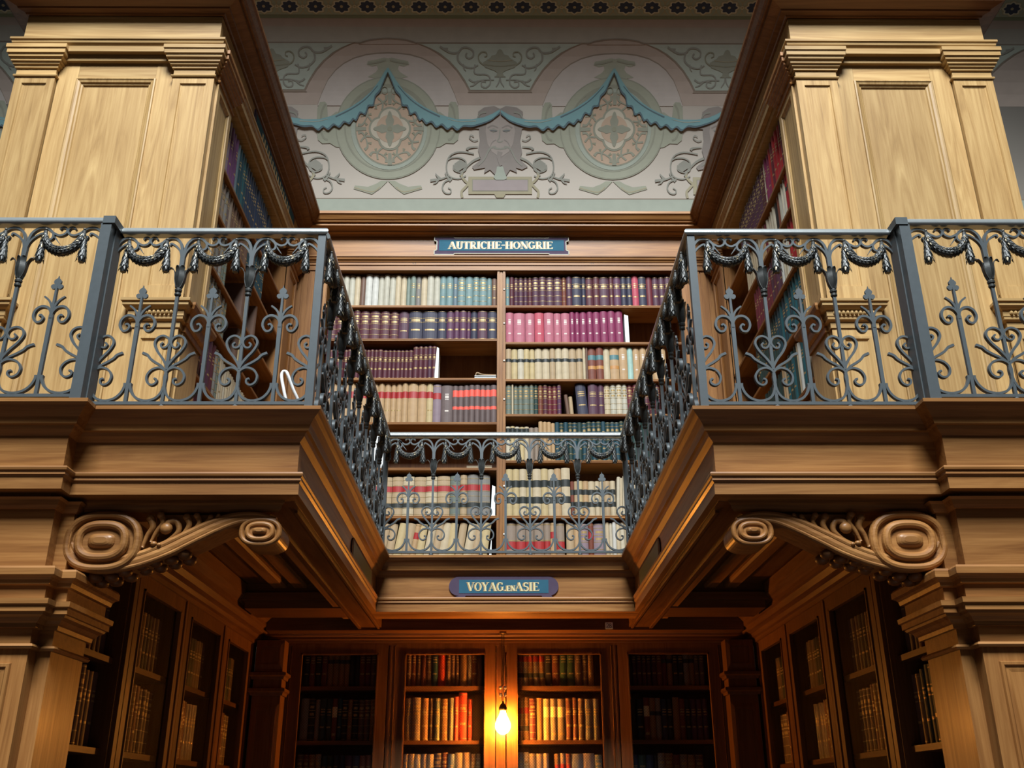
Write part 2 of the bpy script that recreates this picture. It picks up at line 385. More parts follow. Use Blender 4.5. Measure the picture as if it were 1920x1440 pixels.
def pilaster(parent, s, x0, x1, yf, yb, z0, z1, mat):
    # front facing pilaster with sunk panel and capital, x0<x1 absolute
    mb = MB(); mb.box(s*x0, s*x1, yf+.012, yb, z0, z1)
    w = x1-x0
    mb.nested(lambda a, b, d: (s*a, yf+d, b), x0, x1, 2.90, z1, [(0,.013),(0,0),(.052,0),(.056,.010),(.064,.010),(.070,.018)])
    mb.box(s*x0, s*x1, yf, yf+.02, z0, 2.90)
    mb.build('pilaster', mat, parent)
    mb = MB(); path = sgn_path([(x0, yb), (x0, yf), (x1, yf), (x1, yb)], s)
    mb.mould(path, CAP, side=(-1 if s > 0 else 1)); mb.box(s*(x0+.003), s*(x1-.003), yf+.003, yb, 4.56, 4.79); mb.build('capital', mat if mat is not PZ else PX, parent)
    mb = MB(); mb.mould(path, [(0,2.66),(.008,2.66),(.008,2.70),(.026,2.71),(.026,2.724),(.03,2.73),(.03,2.768),(.045,2.774),(.06,2.79),(.06,2.81),(.07,2.815),(.07,2.832),(.02,2.838),(0,2.85)], side=(-1 if s > 0 else 1))
    for i in range(int(w/.026)):
        mb.ball((s*(x0+.02+i*.026), yf-.034, 2.749), (.0115, .012, .015), 6)
    mb.build('pedestal_cap', PX, parent)
    mb = MB(); mb.nested(lambda a, b, d: (s*a, yf+d, b), x0+.05, x1-.05, 1.9, 2.60, [(-.002,0),(0,-.012),(.014,-.012),(.026,-.001),(.03,-.001)]); mb.build('pedestal_panel', mat, parent)

for s in (-1, 1):
    sn = 'left' if s < 0 else 'right'
    c = thing('gallery_bookcase', 'tall oak bookcase with panelled end standing on the %s side of the gallery' % sn, 'bookcase', (s*2.66, 6.8, 1.69))
    side = 1 if s < 0 else -1
    XO = 3.38
    # carcase
    mb = MB(); mb.box(s*2.30, s*3.0, 5.55, 8.3, 1.69, 4.72); mb.build('back_panel', DZ, c)
    mb = MB(); mb.box(s*1.99, s*3.36, YC+.05, 5.80, 1.69, 4.72); mb.build('end_wall', PZ, c)
    mb = MB(); mb.box(s*1.99, s*2.3, 7.90, 8.30, 1.69, 4.72); mb.build('rear_upright', OZ, c)
    # end panel
    mb = MB()
    for k, (x0, x1) in enumerate(((2.27, 2.395), (2.925, 3.06))):
        mb = MB(); mb.box(s*x0, s*x1, YC+.030, YC+.06, 1.69, 4.76); mb.build('stile', PZ, c)
    mb = MB(); mb.box(s*2.396, s*2.924, YC+.031, YC+.06, 4.555, 4.76); mb.build('top_rail', PX, c)
    mb = MB(); mb.nested(lambda a, b, d: (s*a, YC+.03+d, b), 2.39, 2.93, 1.75, 4.565, [(-.002,.0),(0,-.012),(.008,-.016),(.016,-.010),(.030,-.006),(.036,.004),(.046,.006),(.052,.016)]); mb.build('end_panel', PZ, c)
    pilaster(c, s, 1.985, 2.265, YC, YC+.06, 1.69, 4.56, PZ)
    pilaster(c, s, 3.065, 3.335, YC, YC+.06, 1.69, 4.56, PZ)
    # side pilasters (face the opening)
    for y0, y1 in ((5.46, 5.80), (7.90, 8.26)):
        mb = MB(); mb.box(s*1.999, s*1.975, y0, y1, 1.69, 2.90)
        mb.nested(lambda a, b, d: (s*(1.968+d), a, b), y0, y1, 2.90, 4.56, [(0,.03),(0,0),(.05,0),(.054,.008),(.062,.008),(.070,.016)])
        mb.build('side_pilaster', PZ if y0 < 6 else OZ, c)
        mb = MB(); path = sgn_path([(1.999, y0-.001), (1.968, y0), (1.968, y1), (1.999, y1+.001)], s)
        mb.mould(path, CAP, side=side*-1 if False else (-1 if s > 0 else 1) * -1 if False else (1 if s > 0 else -1)); mb.build('side_capital', OX, c)
        mb = MB(); mb.mould(path, [(0,2.66),(.008,2.66),(.008,2.70),(.026,2.71),(.03,2.73),(.03,2.768),(.06,2.79),(.07,2.815),(.07,2.832),(0,2.85)], side=(1 if s > 0 else -1)); mb.build('side_pedestal_cap', OX, c)
    # entablature
    path = sgn_path([(1.985, 8.32), (1.985, YC), (3.345, YC), (3.345, 8.32)], s); sd = -1 if s > 0 else 1
    mb = MB(); mb.mould(path, [(0,4.750),(.035,4.750),(.035,4.790)]+ARCHT[5:], side=sd); mb.build('architrave', PX, c)
    mb = MB(); mb.box(s*1.987, s*3.343, YC+.002, 8.3, 4.70, 5.09); mb.build('frieze', PX, c)
    mb = MB(); mb.mould(path, CORN, side=sd); mb.box(s*2.0, s*3.33, YC+.02, 8.32, 5.08, 5.274); mb.build('cornice', DX, c)
    # shelves
    zs = (4.16, 3.79, 3.385, 3.02, 2.565, 2.10) if s < 0 else (4.215, 3.865, 3.435, 3.01, 2.545, 2.08)
    for z in zs:
        mb = MB(); mb.mould(sgn_path([(1.995, 5.80), (1.995, 7.90)], s), [(-.31,z),(-.31,z-.022),(-.004,z-.022),(0,z-.018),(0,z-.012),(-.004,z-.010),(0,z-.007),(0,z-.002),(-.003,z)], side=(1 if s > 0 else -1)*1 if False else (1 if s > 0 else -1)); mb.build('shelf', OY, c)
    mb = MB(); mb.box(s*1.99, s*2.3, 5.80, 7.90, 1.69, 1.80); mb.build('plinth', OY, c)

# back case of the gallery
c = thing('gallery_bookcase', 'wide oak bookcase across the back of the gallery under the painted wall', 'bookcase', (XM, 8.5, 1.69))
mb = MB(); mb.box(-2.02, 2.02, 8.68, 8.72, 1.69, 4.75); mb.build('back_panel', DZ, c)
mb = MB()
FLUTE = [0,.0]
for x0, x1 in ((XM-.040, XM+.040), (-1.995, -1.70), (1.68, 1.995)):
    mb = MB(); mb.box(x0, x1, YK+.012, 8.70, 1.69, 4.72)
    w = x1-x0; k = 3 if w < .1 else 5
    for i in range(k):
        a = x0+w*i/k; mb.box(a+w/k*.10, a+w/k*.90, YK-.002+(.006 if i % 2 else 0), YK+.02, 1.69, 4.72)
    mb.build('upright', OZ, c)
mb = MB(); mb.mould([(-1.99, YK), (1.99, YK)], ARCHT, side=-1); mb.box(-1.97, 1.97, YK+.003, 8.72, 4.715, 4.87); mb.build('architrave', OX, c)
mb = MB(); mb.box(-1.97, 1.97, YK+.002, 8.72, 4.86, 5.09); mb.build('frieze', OX, c)
mb = MB(); mb.mould([(-1.97, YK), (1.97, YK)], CORN, side=-1); mb.box(-1.97, 1.97, YK+.01, 8.74, 5.08, 5.274); mb.build('cornice', OX, c)
LZ = (4.350, 4.000, 3.600, 3.168, 2.735, 2.300); RZ = (4.350, 3.965, 3.590, 3.245, 2.805, 2.300)
for zs, x0, x1 in ((LZ, -1.70, XM-.04), (RZ, XM+.04, 1.68)):
    for z in zs:
        mb = MB(); mb.mould([(x0, YK+.012), (x1, YK+.012)], [(-.33,z),(-.33,z-.026),(-.006,z-.026),(0,z-.022),(0,z-.014),(-.005,z-.012),(0,z-.009),(0,z-.003),(-.003,z)], side=-1); mb.build('shelf', OX, c)
    mb = MB(); mb.box(x0, x1, YK+.012, 8.68, 1.69, 1.88); mb.build('plinth', OX, c)

for z in (4.51, 4.15, 3.765, 3.38, 2.56, 2.13):
    mb = MB(); mb.ball((-.010, YK-.006, z), (.010, .006, .010), 10); mb.build('shelf_stud', plain('white_stud', (.7,.7,.62), .3, 0, .03), c, smooth=True)

# ================================================================ lower cases
def door(parent, fn, a0, a1, z0, z1, mat, fr=.075):
    # a: along the case, fn(a, depth, z) -> world; depth positive goes into the case
    m = MB()
    def bx(p, q, r, t, d0, d1): 
        A = fn(p, d0, r); B = fn(q, d1, t); m.box(A[0], B[0], A[1], B[1], A[2], B[2])
    bx(a0, a0+fr, z0, z1, 0, .03); bx(a1-fr, a1, z0, z1, 0, .03); bx(a0+fr, a1-fr, z1-fr, z1, 0, .03); bx(a0+fr, a1-fr, z0, z0+.1, 0, .03)
    for (p, q, r, t) in ((a0+fr, a0+fr+.012, z0+.1, z1-fr), (a1-fr-.012, a1-fr, z0+.1, z1-fr), (a0+fr, a1-fr, z1-fr-.012, z1-fr)):
        bx(p, q, r, t, -.008, .02)
    d = m.build('door', mat, parent)
    m = MB()
    m.add([fn(a0+fr*.9, .022, z0+.09), fn(a1-fr*.9, .022, z0+.09), fn(a1-fr*.9, .022, z1-fr*.9), fn(a0+fr*.9, .022, z1-fr*.9)], [(0,1,2,3)])
    w = m.build('wire_netting', mesh_wire(), d)
    return d
lc = thing('lower_bookcase', 'dark oak bookcase with netted doors against the rear wall below the balcony', 'bookcase', (XM, 8.4, FLOOR))
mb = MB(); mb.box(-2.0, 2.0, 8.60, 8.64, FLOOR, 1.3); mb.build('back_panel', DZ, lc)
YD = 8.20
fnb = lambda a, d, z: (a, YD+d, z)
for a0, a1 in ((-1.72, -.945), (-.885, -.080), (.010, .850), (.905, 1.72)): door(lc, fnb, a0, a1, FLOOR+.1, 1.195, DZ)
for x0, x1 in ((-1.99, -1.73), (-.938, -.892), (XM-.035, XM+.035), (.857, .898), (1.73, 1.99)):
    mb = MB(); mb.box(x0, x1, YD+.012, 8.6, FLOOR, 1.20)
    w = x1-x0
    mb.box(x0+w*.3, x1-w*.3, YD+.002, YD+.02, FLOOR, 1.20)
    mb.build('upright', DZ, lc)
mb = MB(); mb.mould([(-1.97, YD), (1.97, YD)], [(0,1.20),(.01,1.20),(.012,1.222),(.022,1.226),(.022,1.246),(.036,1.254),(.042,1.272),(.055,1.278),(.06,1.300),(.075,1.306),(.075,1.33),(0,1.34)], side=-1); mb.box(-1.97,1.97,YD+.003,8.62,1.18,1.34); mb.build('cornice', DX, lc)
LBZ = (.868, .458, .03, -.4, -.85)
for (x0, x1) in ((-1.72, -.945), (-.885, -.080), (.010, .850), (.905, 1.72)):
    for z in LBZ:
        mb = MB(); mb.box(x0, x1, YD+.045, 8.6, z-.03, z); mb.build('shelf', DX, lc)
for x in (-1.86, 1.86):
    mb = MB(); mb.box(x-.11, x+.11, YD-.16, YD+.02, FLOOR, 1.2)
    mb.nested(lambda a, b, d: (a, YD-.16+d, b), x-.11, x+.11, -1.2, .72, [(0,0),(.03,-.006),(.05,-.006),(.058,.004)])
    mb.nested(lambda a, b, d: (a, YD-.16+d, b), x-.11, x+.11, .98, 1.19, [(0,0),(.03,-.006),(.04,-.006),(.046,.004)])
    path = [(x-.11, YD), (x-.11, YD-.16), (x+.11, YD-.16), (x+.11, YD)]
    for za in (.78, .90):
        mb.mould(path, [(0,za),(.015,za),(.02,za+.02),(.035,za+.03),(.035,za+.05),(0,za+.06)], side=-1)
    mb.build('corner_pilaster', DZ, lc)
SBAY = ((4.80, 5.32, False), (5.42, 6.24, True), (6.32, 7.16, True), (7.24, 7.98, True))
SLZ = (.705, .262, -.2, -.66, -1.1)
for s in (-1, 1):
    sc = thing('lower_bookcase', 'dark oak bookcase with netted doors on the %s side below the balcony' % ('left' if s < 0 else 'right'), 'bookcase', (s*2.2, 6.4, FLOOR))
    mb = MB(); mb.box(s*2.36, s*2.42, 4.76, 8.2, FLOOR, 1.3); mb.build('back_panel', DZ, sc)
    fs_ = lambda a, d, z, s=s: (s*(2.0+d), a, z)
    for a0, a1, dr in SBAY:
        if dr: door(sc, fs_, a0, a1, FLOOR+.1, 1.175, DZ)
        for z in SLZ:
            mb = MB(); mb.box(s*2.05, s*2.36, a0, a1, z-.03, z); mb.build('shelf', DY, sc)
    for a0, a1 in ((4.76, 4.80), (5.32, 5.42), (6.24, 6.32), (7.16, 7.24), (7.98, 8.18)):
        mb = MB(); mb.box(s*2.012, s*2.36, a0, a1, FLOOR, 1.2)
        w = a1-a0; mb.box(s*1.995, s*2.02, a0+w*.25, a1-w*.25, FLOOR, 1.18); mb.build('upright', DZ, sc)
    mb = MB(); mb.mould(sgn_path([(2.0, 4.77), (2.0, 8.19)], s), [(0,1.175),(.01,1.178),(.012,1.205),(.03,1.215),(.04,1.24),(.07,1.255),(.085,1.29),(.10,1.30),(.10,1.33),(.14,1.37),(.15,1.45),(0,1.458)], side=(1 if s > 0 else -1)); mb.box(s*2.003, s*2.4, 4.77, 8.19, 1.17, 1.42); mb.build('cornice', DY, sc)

# ================================================================ lamp
t = thing('hanging_bulb', 'bare glowing light bulb on a cord in front of the lower bookcase', 'lamp', (-.02, 8.03, 1.28))
LX, LY = -.02, 8.085
mb = MB(); mb.lathe([(0,0),(.03,0),(.028,.02),(.012,.028),(0,.028)], (LX, LY, 1.25)); mb.build('ceiling_rose', plain('aged_brass', (.35,.22,.08), .35, .9), t, smooth=True)
mb = MB(); mb.sweep([(LX-.008, LY, 1.255), (LX-.006, LY, 1.0), (LX-.006, LY, .72)], .0028, n=6); mb.sweep([(LX+.008, LY, 1.255), (LX+.006, LY, 1.0), (LX+.006, LY, .72)], .0028, n=6); mb.build('cord', plain('dark_cord', (.03,.02,.015), .8), t)
for x in (-.017, .017):
    for z in (.838, .785):
        mb = MB(); mb.ball((LX+x, LY, z), (.014, .012, .016)); mb.build('cord_weight', plain('glazed_porcelain', (.85,.78,.6), .25, 0, .05), t, smooth=True)
mb = MB(); mb.lathe([(0,.075),(.006,.072),(.010,.055),(.020,.048),(.030,.030),(.032,.012),(.029,0),(0,0)], (LX, LY, .665)); mb.build('lamp_socket', plain('tarnished_metal', (.10,.09,.07), .4, .7), t, smooth=True)
mb = MB(); mb.lathe([(.020,.668),(.023,.650),(.031,.630),(.046,.602),(.058,.572),(.060,.548),(.052,.524),(.036,.504),(.016,.493),(0,.490)], (LX, LY, 0), 24)
mb.build('bulb', plain('lit_bulb', (1,.9,.6), .3, 0, 0, emit=((1.0,.36,.05), 430)), t, smooth=True)

# curved handle behind the left railing
mb = MB()
pts = [(-1.30,4.72,1.70),(-1.30,4.72,2.00)] + [(-1.30-.045+.045*math.cos(a), 4.72, 2.00+.045*math.sin(a)) for a in [PI*i/8 for i in range(1, 9)]] + [(-1.39,4.72,1.70)]
pts = [(-1.165,4.9,1.93),(-1.19,4.9,2.03),(-1.208,4.9,2.10),(-1.212,4.9,2.135),(-1.203,4.9,2.152),(-1.188,4.9,2.148),(-1.176,4.9,2.125),(-1.15,4.92,2.06),(-1.10,4.95,1.94),(-1.07,4.97,1.70)]
pts = [(-1.14,4.9,1.69)] + pts
hs = thing('step_stool', 'white bent metal tube handle of a stool behind the left front railing', 'stool', (-1.2, 4.95, 1.69))
mb.sweep(cr(pts, 5), .009, n=8); mb.build('handle', plain('white_tube', (.85,.87,.87), .2, .0, .02), hs, smooth=True)
mb = MB(); mb.box(-1.22, -1.0, 4.85, 5.10, 1.83, 1.85); mb.build('step', OX, hs)
mb = MB()
for x in (-1.20, -1.02):
    for y in (4.87, 5.08): mb.box(x-.012, x+.012, y-.012, y+.012, 1.69, 1.83)
mb.build('leg', plain('white_tube', (.85,.87,.87), .2), hs)

# ================================================================ wrought iron railings
def flat(mb, pts, t0, t1, k, dep=.009, yoff=0, kk=5, mi=0):
    P = cr([(u*k, yoff, z) for u, z in pts], kk)
    mb.sweep(P, lambda t: ((t0+(t1-t0)*t), dep), nrm=(0,1,0), mi=mi)
U_ = [(0,.134,), ]
PU = [(.150,.134),(.149,.112),(.136,.08),(.110,.054),(.072,.044),(.034,.055),(.010,.085),(.000,.130),(-.003,.170),(.006,.200),(.034,.214),(.066,.202),(.083,.172),(.078,.140),(.058,.125),(.040,.134),(.038,.152),(.050,.158)]
PHE = [(.000,.205),(.005,.227),(.026,.264),(.053,.301),(.069,.340),(.060,.370),(.036,.382),(.012,.370),(.004,.345),(.016,.322),(.034,.320),(.041,.336),(.031,.346)]
PTE = [(.003,.196),(.024,.222),(.056,.243),(.080,.262),(.094,.280),(.118,.292)]
PSC = [(.000,.430),(.004,.462),(.023,.486),(.053,.491),(.077,.472),(.083,.438),(.067,.410),(.045,.411),(.036,.432),(.047,.446),(.057,.440)]
PSL = [(.000,.470),(.012,.505),(.027,.528),(.050,.547)]
PTOP = [(.003,.740),(.004,.800),(.006,.850),(.016,.895),(.038,.922),(.066,.928),(.092,.914),(.106,.890),(.104,.868),(.090,.860),(.078,.868),(.076,.882)]
PTC = [(.086,.918),(.104,.900),(.130,.885),(.152,.892),(.161,.911),(.152,.929),(.136,.929),(.130,.918)]
PIN = [(.003,.800),(.012,.845),(.034,.878),(.062,.897),(.066,.884)]
PT2 = [(.106,.888),(.122,.862),(.137,.840)]
def m_scroll(k, sides, stem):
    mb = MB()
    for sd in sides:
        f = lambda P: [(sd*u, z) for u, z in P]
        flat(mb, f(PU), .0060, .0045, k, .010); flat(mb, f(PHE), .0060, .0042, k, .010)
        flat(mb, f(PTE), .0050, .0064, k, .009); flat(mb, f(PTOP), .0072, .0045, k, .010)
        flat(mb, f(PTC), .0055, .0044, k, .010); flat(mb, f(PIN), .0054, .0042, k, .009); flat(mb, f(PT2), .0042, .0010, k, .006)
    if not stem: mb.box(-.004, .004, -.006, .006, .03, .94)
    if stem:
        mb.box(-.0075, .0075, -.0085, .0085, .03, .63); mb.box(-.007, .007, -.008, .008, .63, .76)
        mb.lathe([(.016,.012),(.016,.018),(.010,.024),(0,.024)], (0,0,0), 10); mb.lathe([(0,0),(.018,0),(.018,.012),(.016,.012)], (0,0,0), 10)
    return mb.mesh('scroll_baluster', [IRON])
def m_calyx():
    mb = MB()
    mb.lathe([(.0,.600),(.012,.600),(.016,.606),(.016,.616),(.012,.620),(.017,.626),(.018,.636),(.014,.642),(.014,.650),(0,.650)], (0,0,0), 12)
    for i in range(6):
        a = PI*i/3; d = (math.cos(a), math.sin(a)); big = i in (0, 3)
        pp = [(.010,.646),(.019,.672),(.024,.702),(.027,.728),(.037,.750),(.052,.758),(.062,.746)] if big else [(.010,.646),(.018,.675),(.022,.705),(.021,.735),(.026,.757),(.031,.762)]
        P = cr([(d[0]*r, d[1]*r, z) for r, z in pp], 4)
        nn = (-d[1], d[0], 0)
        mb.sweep(P, lambda t: (.0016, .013*(1-.1*t) if t < .75 else .013*.925*(1.03-t)/.28), nrm=nn)
    mb.lathe([(.010,.65),(.015,.68),(.014,.72),(.006,.75)], (0,0,0), 8)
    return mb.mesh('calyx', [BRONZE])
def m_spear(k):
    mb = MB()
    P = [Vector((0,0,z)) for z in (.03,.12,.13,.30,.44,.47,.60)]
    w = [.0080,.0080,.0085,.0090,.0100,.0062,.0050]
    vs = []; fs = []
    for i, p in enumerate(P): a = w[i]; vs += [(-a,-.0085,p.z),(a,-.0085,p.z),(a,.0085,p.z),(-a,.0085,p.z)]
    for i in range(len(P)-1):
        for j in range(4): fs.append((i*4+j, i*4+(j+1) % 4, i*4+4+(j+1) % 4, i*4+4+j))
    fs += [(0,1,2,3), tuple(len(vs)-4+j for j in range(4))]; mb.add(vs, fs)
    for sd in (-1, 1):
        flat(mb, [(sd*u, z) for u, z in PSC], .0066, .0045, 1, .010); flat(mb, [(sd*u, z) for u, z in PSL], .0060, .0040, 1, .0065)
    return mb.mesh('spear_baluster', [IRON])
def m_tref():
    mb = MB(); o = []
    pts = [(-.006,.592),(-.012,.586),(-.022,.588),(-.029,.598),(-.028,.608),(-.020,.614),(-.013,.613),(-.018,.622),(-.018,.632),(-.010,.642),(-.003,.646),(0,.660)]
    o = pts + [(-x, z) for x, z in pts[::-1][1:]]
    mb.prism(o, 'y', -.005, .005); return mb.mesh('trefoil_finial', [IRON])
def m_garland():
    mb = MB(); rnd = random.Random(3)
    arc = cr([(-.094,.876),(-.088,.842),(-.060,.803),(-.030,.785),(.0,.779),(.030,.785),(.060,.803),(.088,.842),(.094,.876)], 4)
    P = [Vector((p.x, -.032, p.y)) for p in [Vector((q[0], q[1])) for q in arc]]
    mb.sweep(P, lambda t: .012+.012*math.sin(PI*t), n=9)
    N = len(P)
    for i in range(1, N-1):
        t = (P[i+1]-P[i-1]).normalized(); w = Vector((0,1,0)); u = t.cross(w); r = .012+.012*math.sin(PI*i/(N-1))
        sgn_ = 1 if i < N/2 else -1
        for k in range(7):
            a = 2*PI*(k+.5*(i % 2))/7; d = u*math.cos(a)+w*math.sin(a); q = t.cross(d)
            b = P[i]+d*(r*.9); L = .013+.004*rnd.random()
            tip = b + t*(L*sgn_) + d*.008
            vs = [b-q*.006, b+d*.003, b+q*.006, tip]
            mb.add(vs, [(0,1,3),(1,2,3),(0,3,2)], 1 if rnd.random() < .12 else 0)
    for s in (-1, 1):
        x = s*.094
        mb.lathe([(0,.024),(.005,.022),(.007,.016),(.005,.010),(.009,.006),(.012,-.02),(.013,-.026)], (x, -.032, .888), 10)
        mb.ball((x, -.032, .905), (.0065,.0065,.0065), 8, 1)
        mb.sweep([(x+s*.002,-.030,.870),(x+s*.006,-.028,.83),(x+s*.009,-.026,.79),(x+s*.010,-.026,.755),(x+s*.010,-.026,.722)], lambda t: .007+.019*t if t < .8 else .022-.04*(t-.8), n=8)
        for i in range(7):
            z = .85-.018*i
            for k in range(6):
                a = 2*PI*(k+.5*(i % 2))/6; r = .009+.015*i/7
                c = Vector((x+s*.008+math.cos(a)*r, -.027+math.sin(a)*r, z)); q = Vector((-math.sin(a), math.cos(a), 0))*.006
                tip = c+Vector((math.cos(a)*.007, math.sin(a)*.007, -.020))
                mb.add([c-q, c+Vector((0,0,.006)), c+q, tip], [(0,1,3),(1,2,3),(0,3,2)], 1 if rnd.random() < .12 else 0)
    return mb.mesh('garland', [BRONZE, GILT])
MC = {}
def cached(key, fn):
    if key not in MC: MC[key] = fn()
    return MC[key]
def ob(name, mesh, parent, loc=(0,0,0)):
    o = bpy.data.objects.new(name, mesh); C.objects.link(o); o.parent = parent; o.location = loc; return o
RAILM = plain('polished_iron', (.30,.335,.34), .30, .45, .08, 30, coat=.3)
def railing(label, org, rot, length, nmod, flip_first=True, posts=(True, True), lead=0.0, ends=(0, 0)):
    r = thing('iron_railing', label, 'railing', org); r.rotation_euler.z = rot
    L = length; pitch = (L-lead)/nmod; k = round(pitch/.325, 3)
    mb = MB()
    e0, e1 = ends
    prof = [(-.022,.944),(.022,.944),(.029,.950),(.031,.956)] + [(.031*math.cos(PI*i/10), .958+.029*math.sin(PI*i/10)) for i in range(1, 10)] + [(-.031,.956),(-.029,.950)]
    n = len(prof)
    # mitred ends: e = +-1 lengthen the outer side
    vs = [(0 + e0*y, y, z) for y, z in prof] + [(L + e1*y, y, z) for y, z in prof]
    mb.add(vs, [list(range(n)), list(range(n, 2*n))] + [(i, (i+1) % n, n+(i+1) % n, n+i) for i in range(n)])
    mb2 = mb.mesh('handrail', [RAILM]); ob('handrail', mb2, r)
    mb = MB(); mb.box(0, L, -.010, .010, .024, .040); ob('bottom_rail', mb.mesh('bottom_rail', [IRON]), r)
    for i, f in enumerate(posts):
        if f:
            mb = MB(); x = 0 if i == 0 else L; w = .019 if f == 1 else .026
            mb.box(x-w, x+w, -w, w, -.03, .946); mb.box(x-w-.004, x+w+.004, -w-.004, w+.004, -.03, .0); ob('post', mb.mesh('post', [IRON]), r)
    def scroll(x, sides):
        me = cached(('sc', k, sides), lambda: m_scroll(k, sides, len(sides) == 2))
        o = ob('scroll_baluster', me, r, (x, 0, 0))
        if len(sides) == 2: ob('calyx', cached('cal', m_calyx), o)
    scroll(lead, (1,)); scroll(L, (-1,))
    for j in range(1, nmod): scroll(lead+j*pitch, (1, -1))
    for j in range(nmod):
        x = lead+(j+.5)*pitch
        o = ob('spear_baluster', cached('sp', lambda: m_spear(1)), r, (x, 0, 0)); ob('trefoil_finial', cached('tf', m_tref), o)
        ob('garland', cached('ga', m_garland), r, (x, 0, 0))
    return r
LF = WO-W
railing('wrought iron railing with bronze garlands along the left front of the balcony', (-WO, Y0, ZL), 0, LF, 3, posts=(1, 1), ends=(0, -1))
railing('wrought iron railing with bronze garlands along the right front of the balcony', (W, Y0, ZL), 0, LF, 3, posts=(1, 1), ends=(1, 0))
railing('wrought iron railing receding along the left side of the balcony opening', (-W, Y0, ZL), PI/2, YB-Y0, 8, posts=(0, 1), ends=(-1, 1))
railing('wrought iron railing receding along the right side of the balcony opening', (W, YB, ZL), -PI/2, YB-Y0, 8, posts=(1, 0), ends=(1, -1))
railing('wrought iron railing across the back of the balcony opening', (-W, YB, ZL), 0, 2*W, 5, posts=(0, 0), ends=(1, -1))
railing('wrought iron railing of the projecting balcony end, far left', (-WO-.012-3*.385, YF, ZL), 0, 3*.385, 3, posts=(1, 2), ends=(0, 0))
railing('wrought iron railing of the projecting balcony end, far right', (WO+.012, YF, ZL), 0, 3*.385, 3, posts=(2, 1), ends=(0, 0))
for s in (-1, 1):
    mb = MB(); x = s*(WO+.0); mb.box(x-.03, x+.03, YF-.031, Y0+.031, ZL+.944, ZL+.984); mb.box(x-.02, x+.02, YF+.026, Y0-.019, ZL-.0, ZL+.944)
    tag(mb.build('railing_post', IRON, None, (x, YF, ZL)), 'flat iron post plate joining the %s projecting railing to the front one' % ('left' if s < 0 else 'right'), 'post')

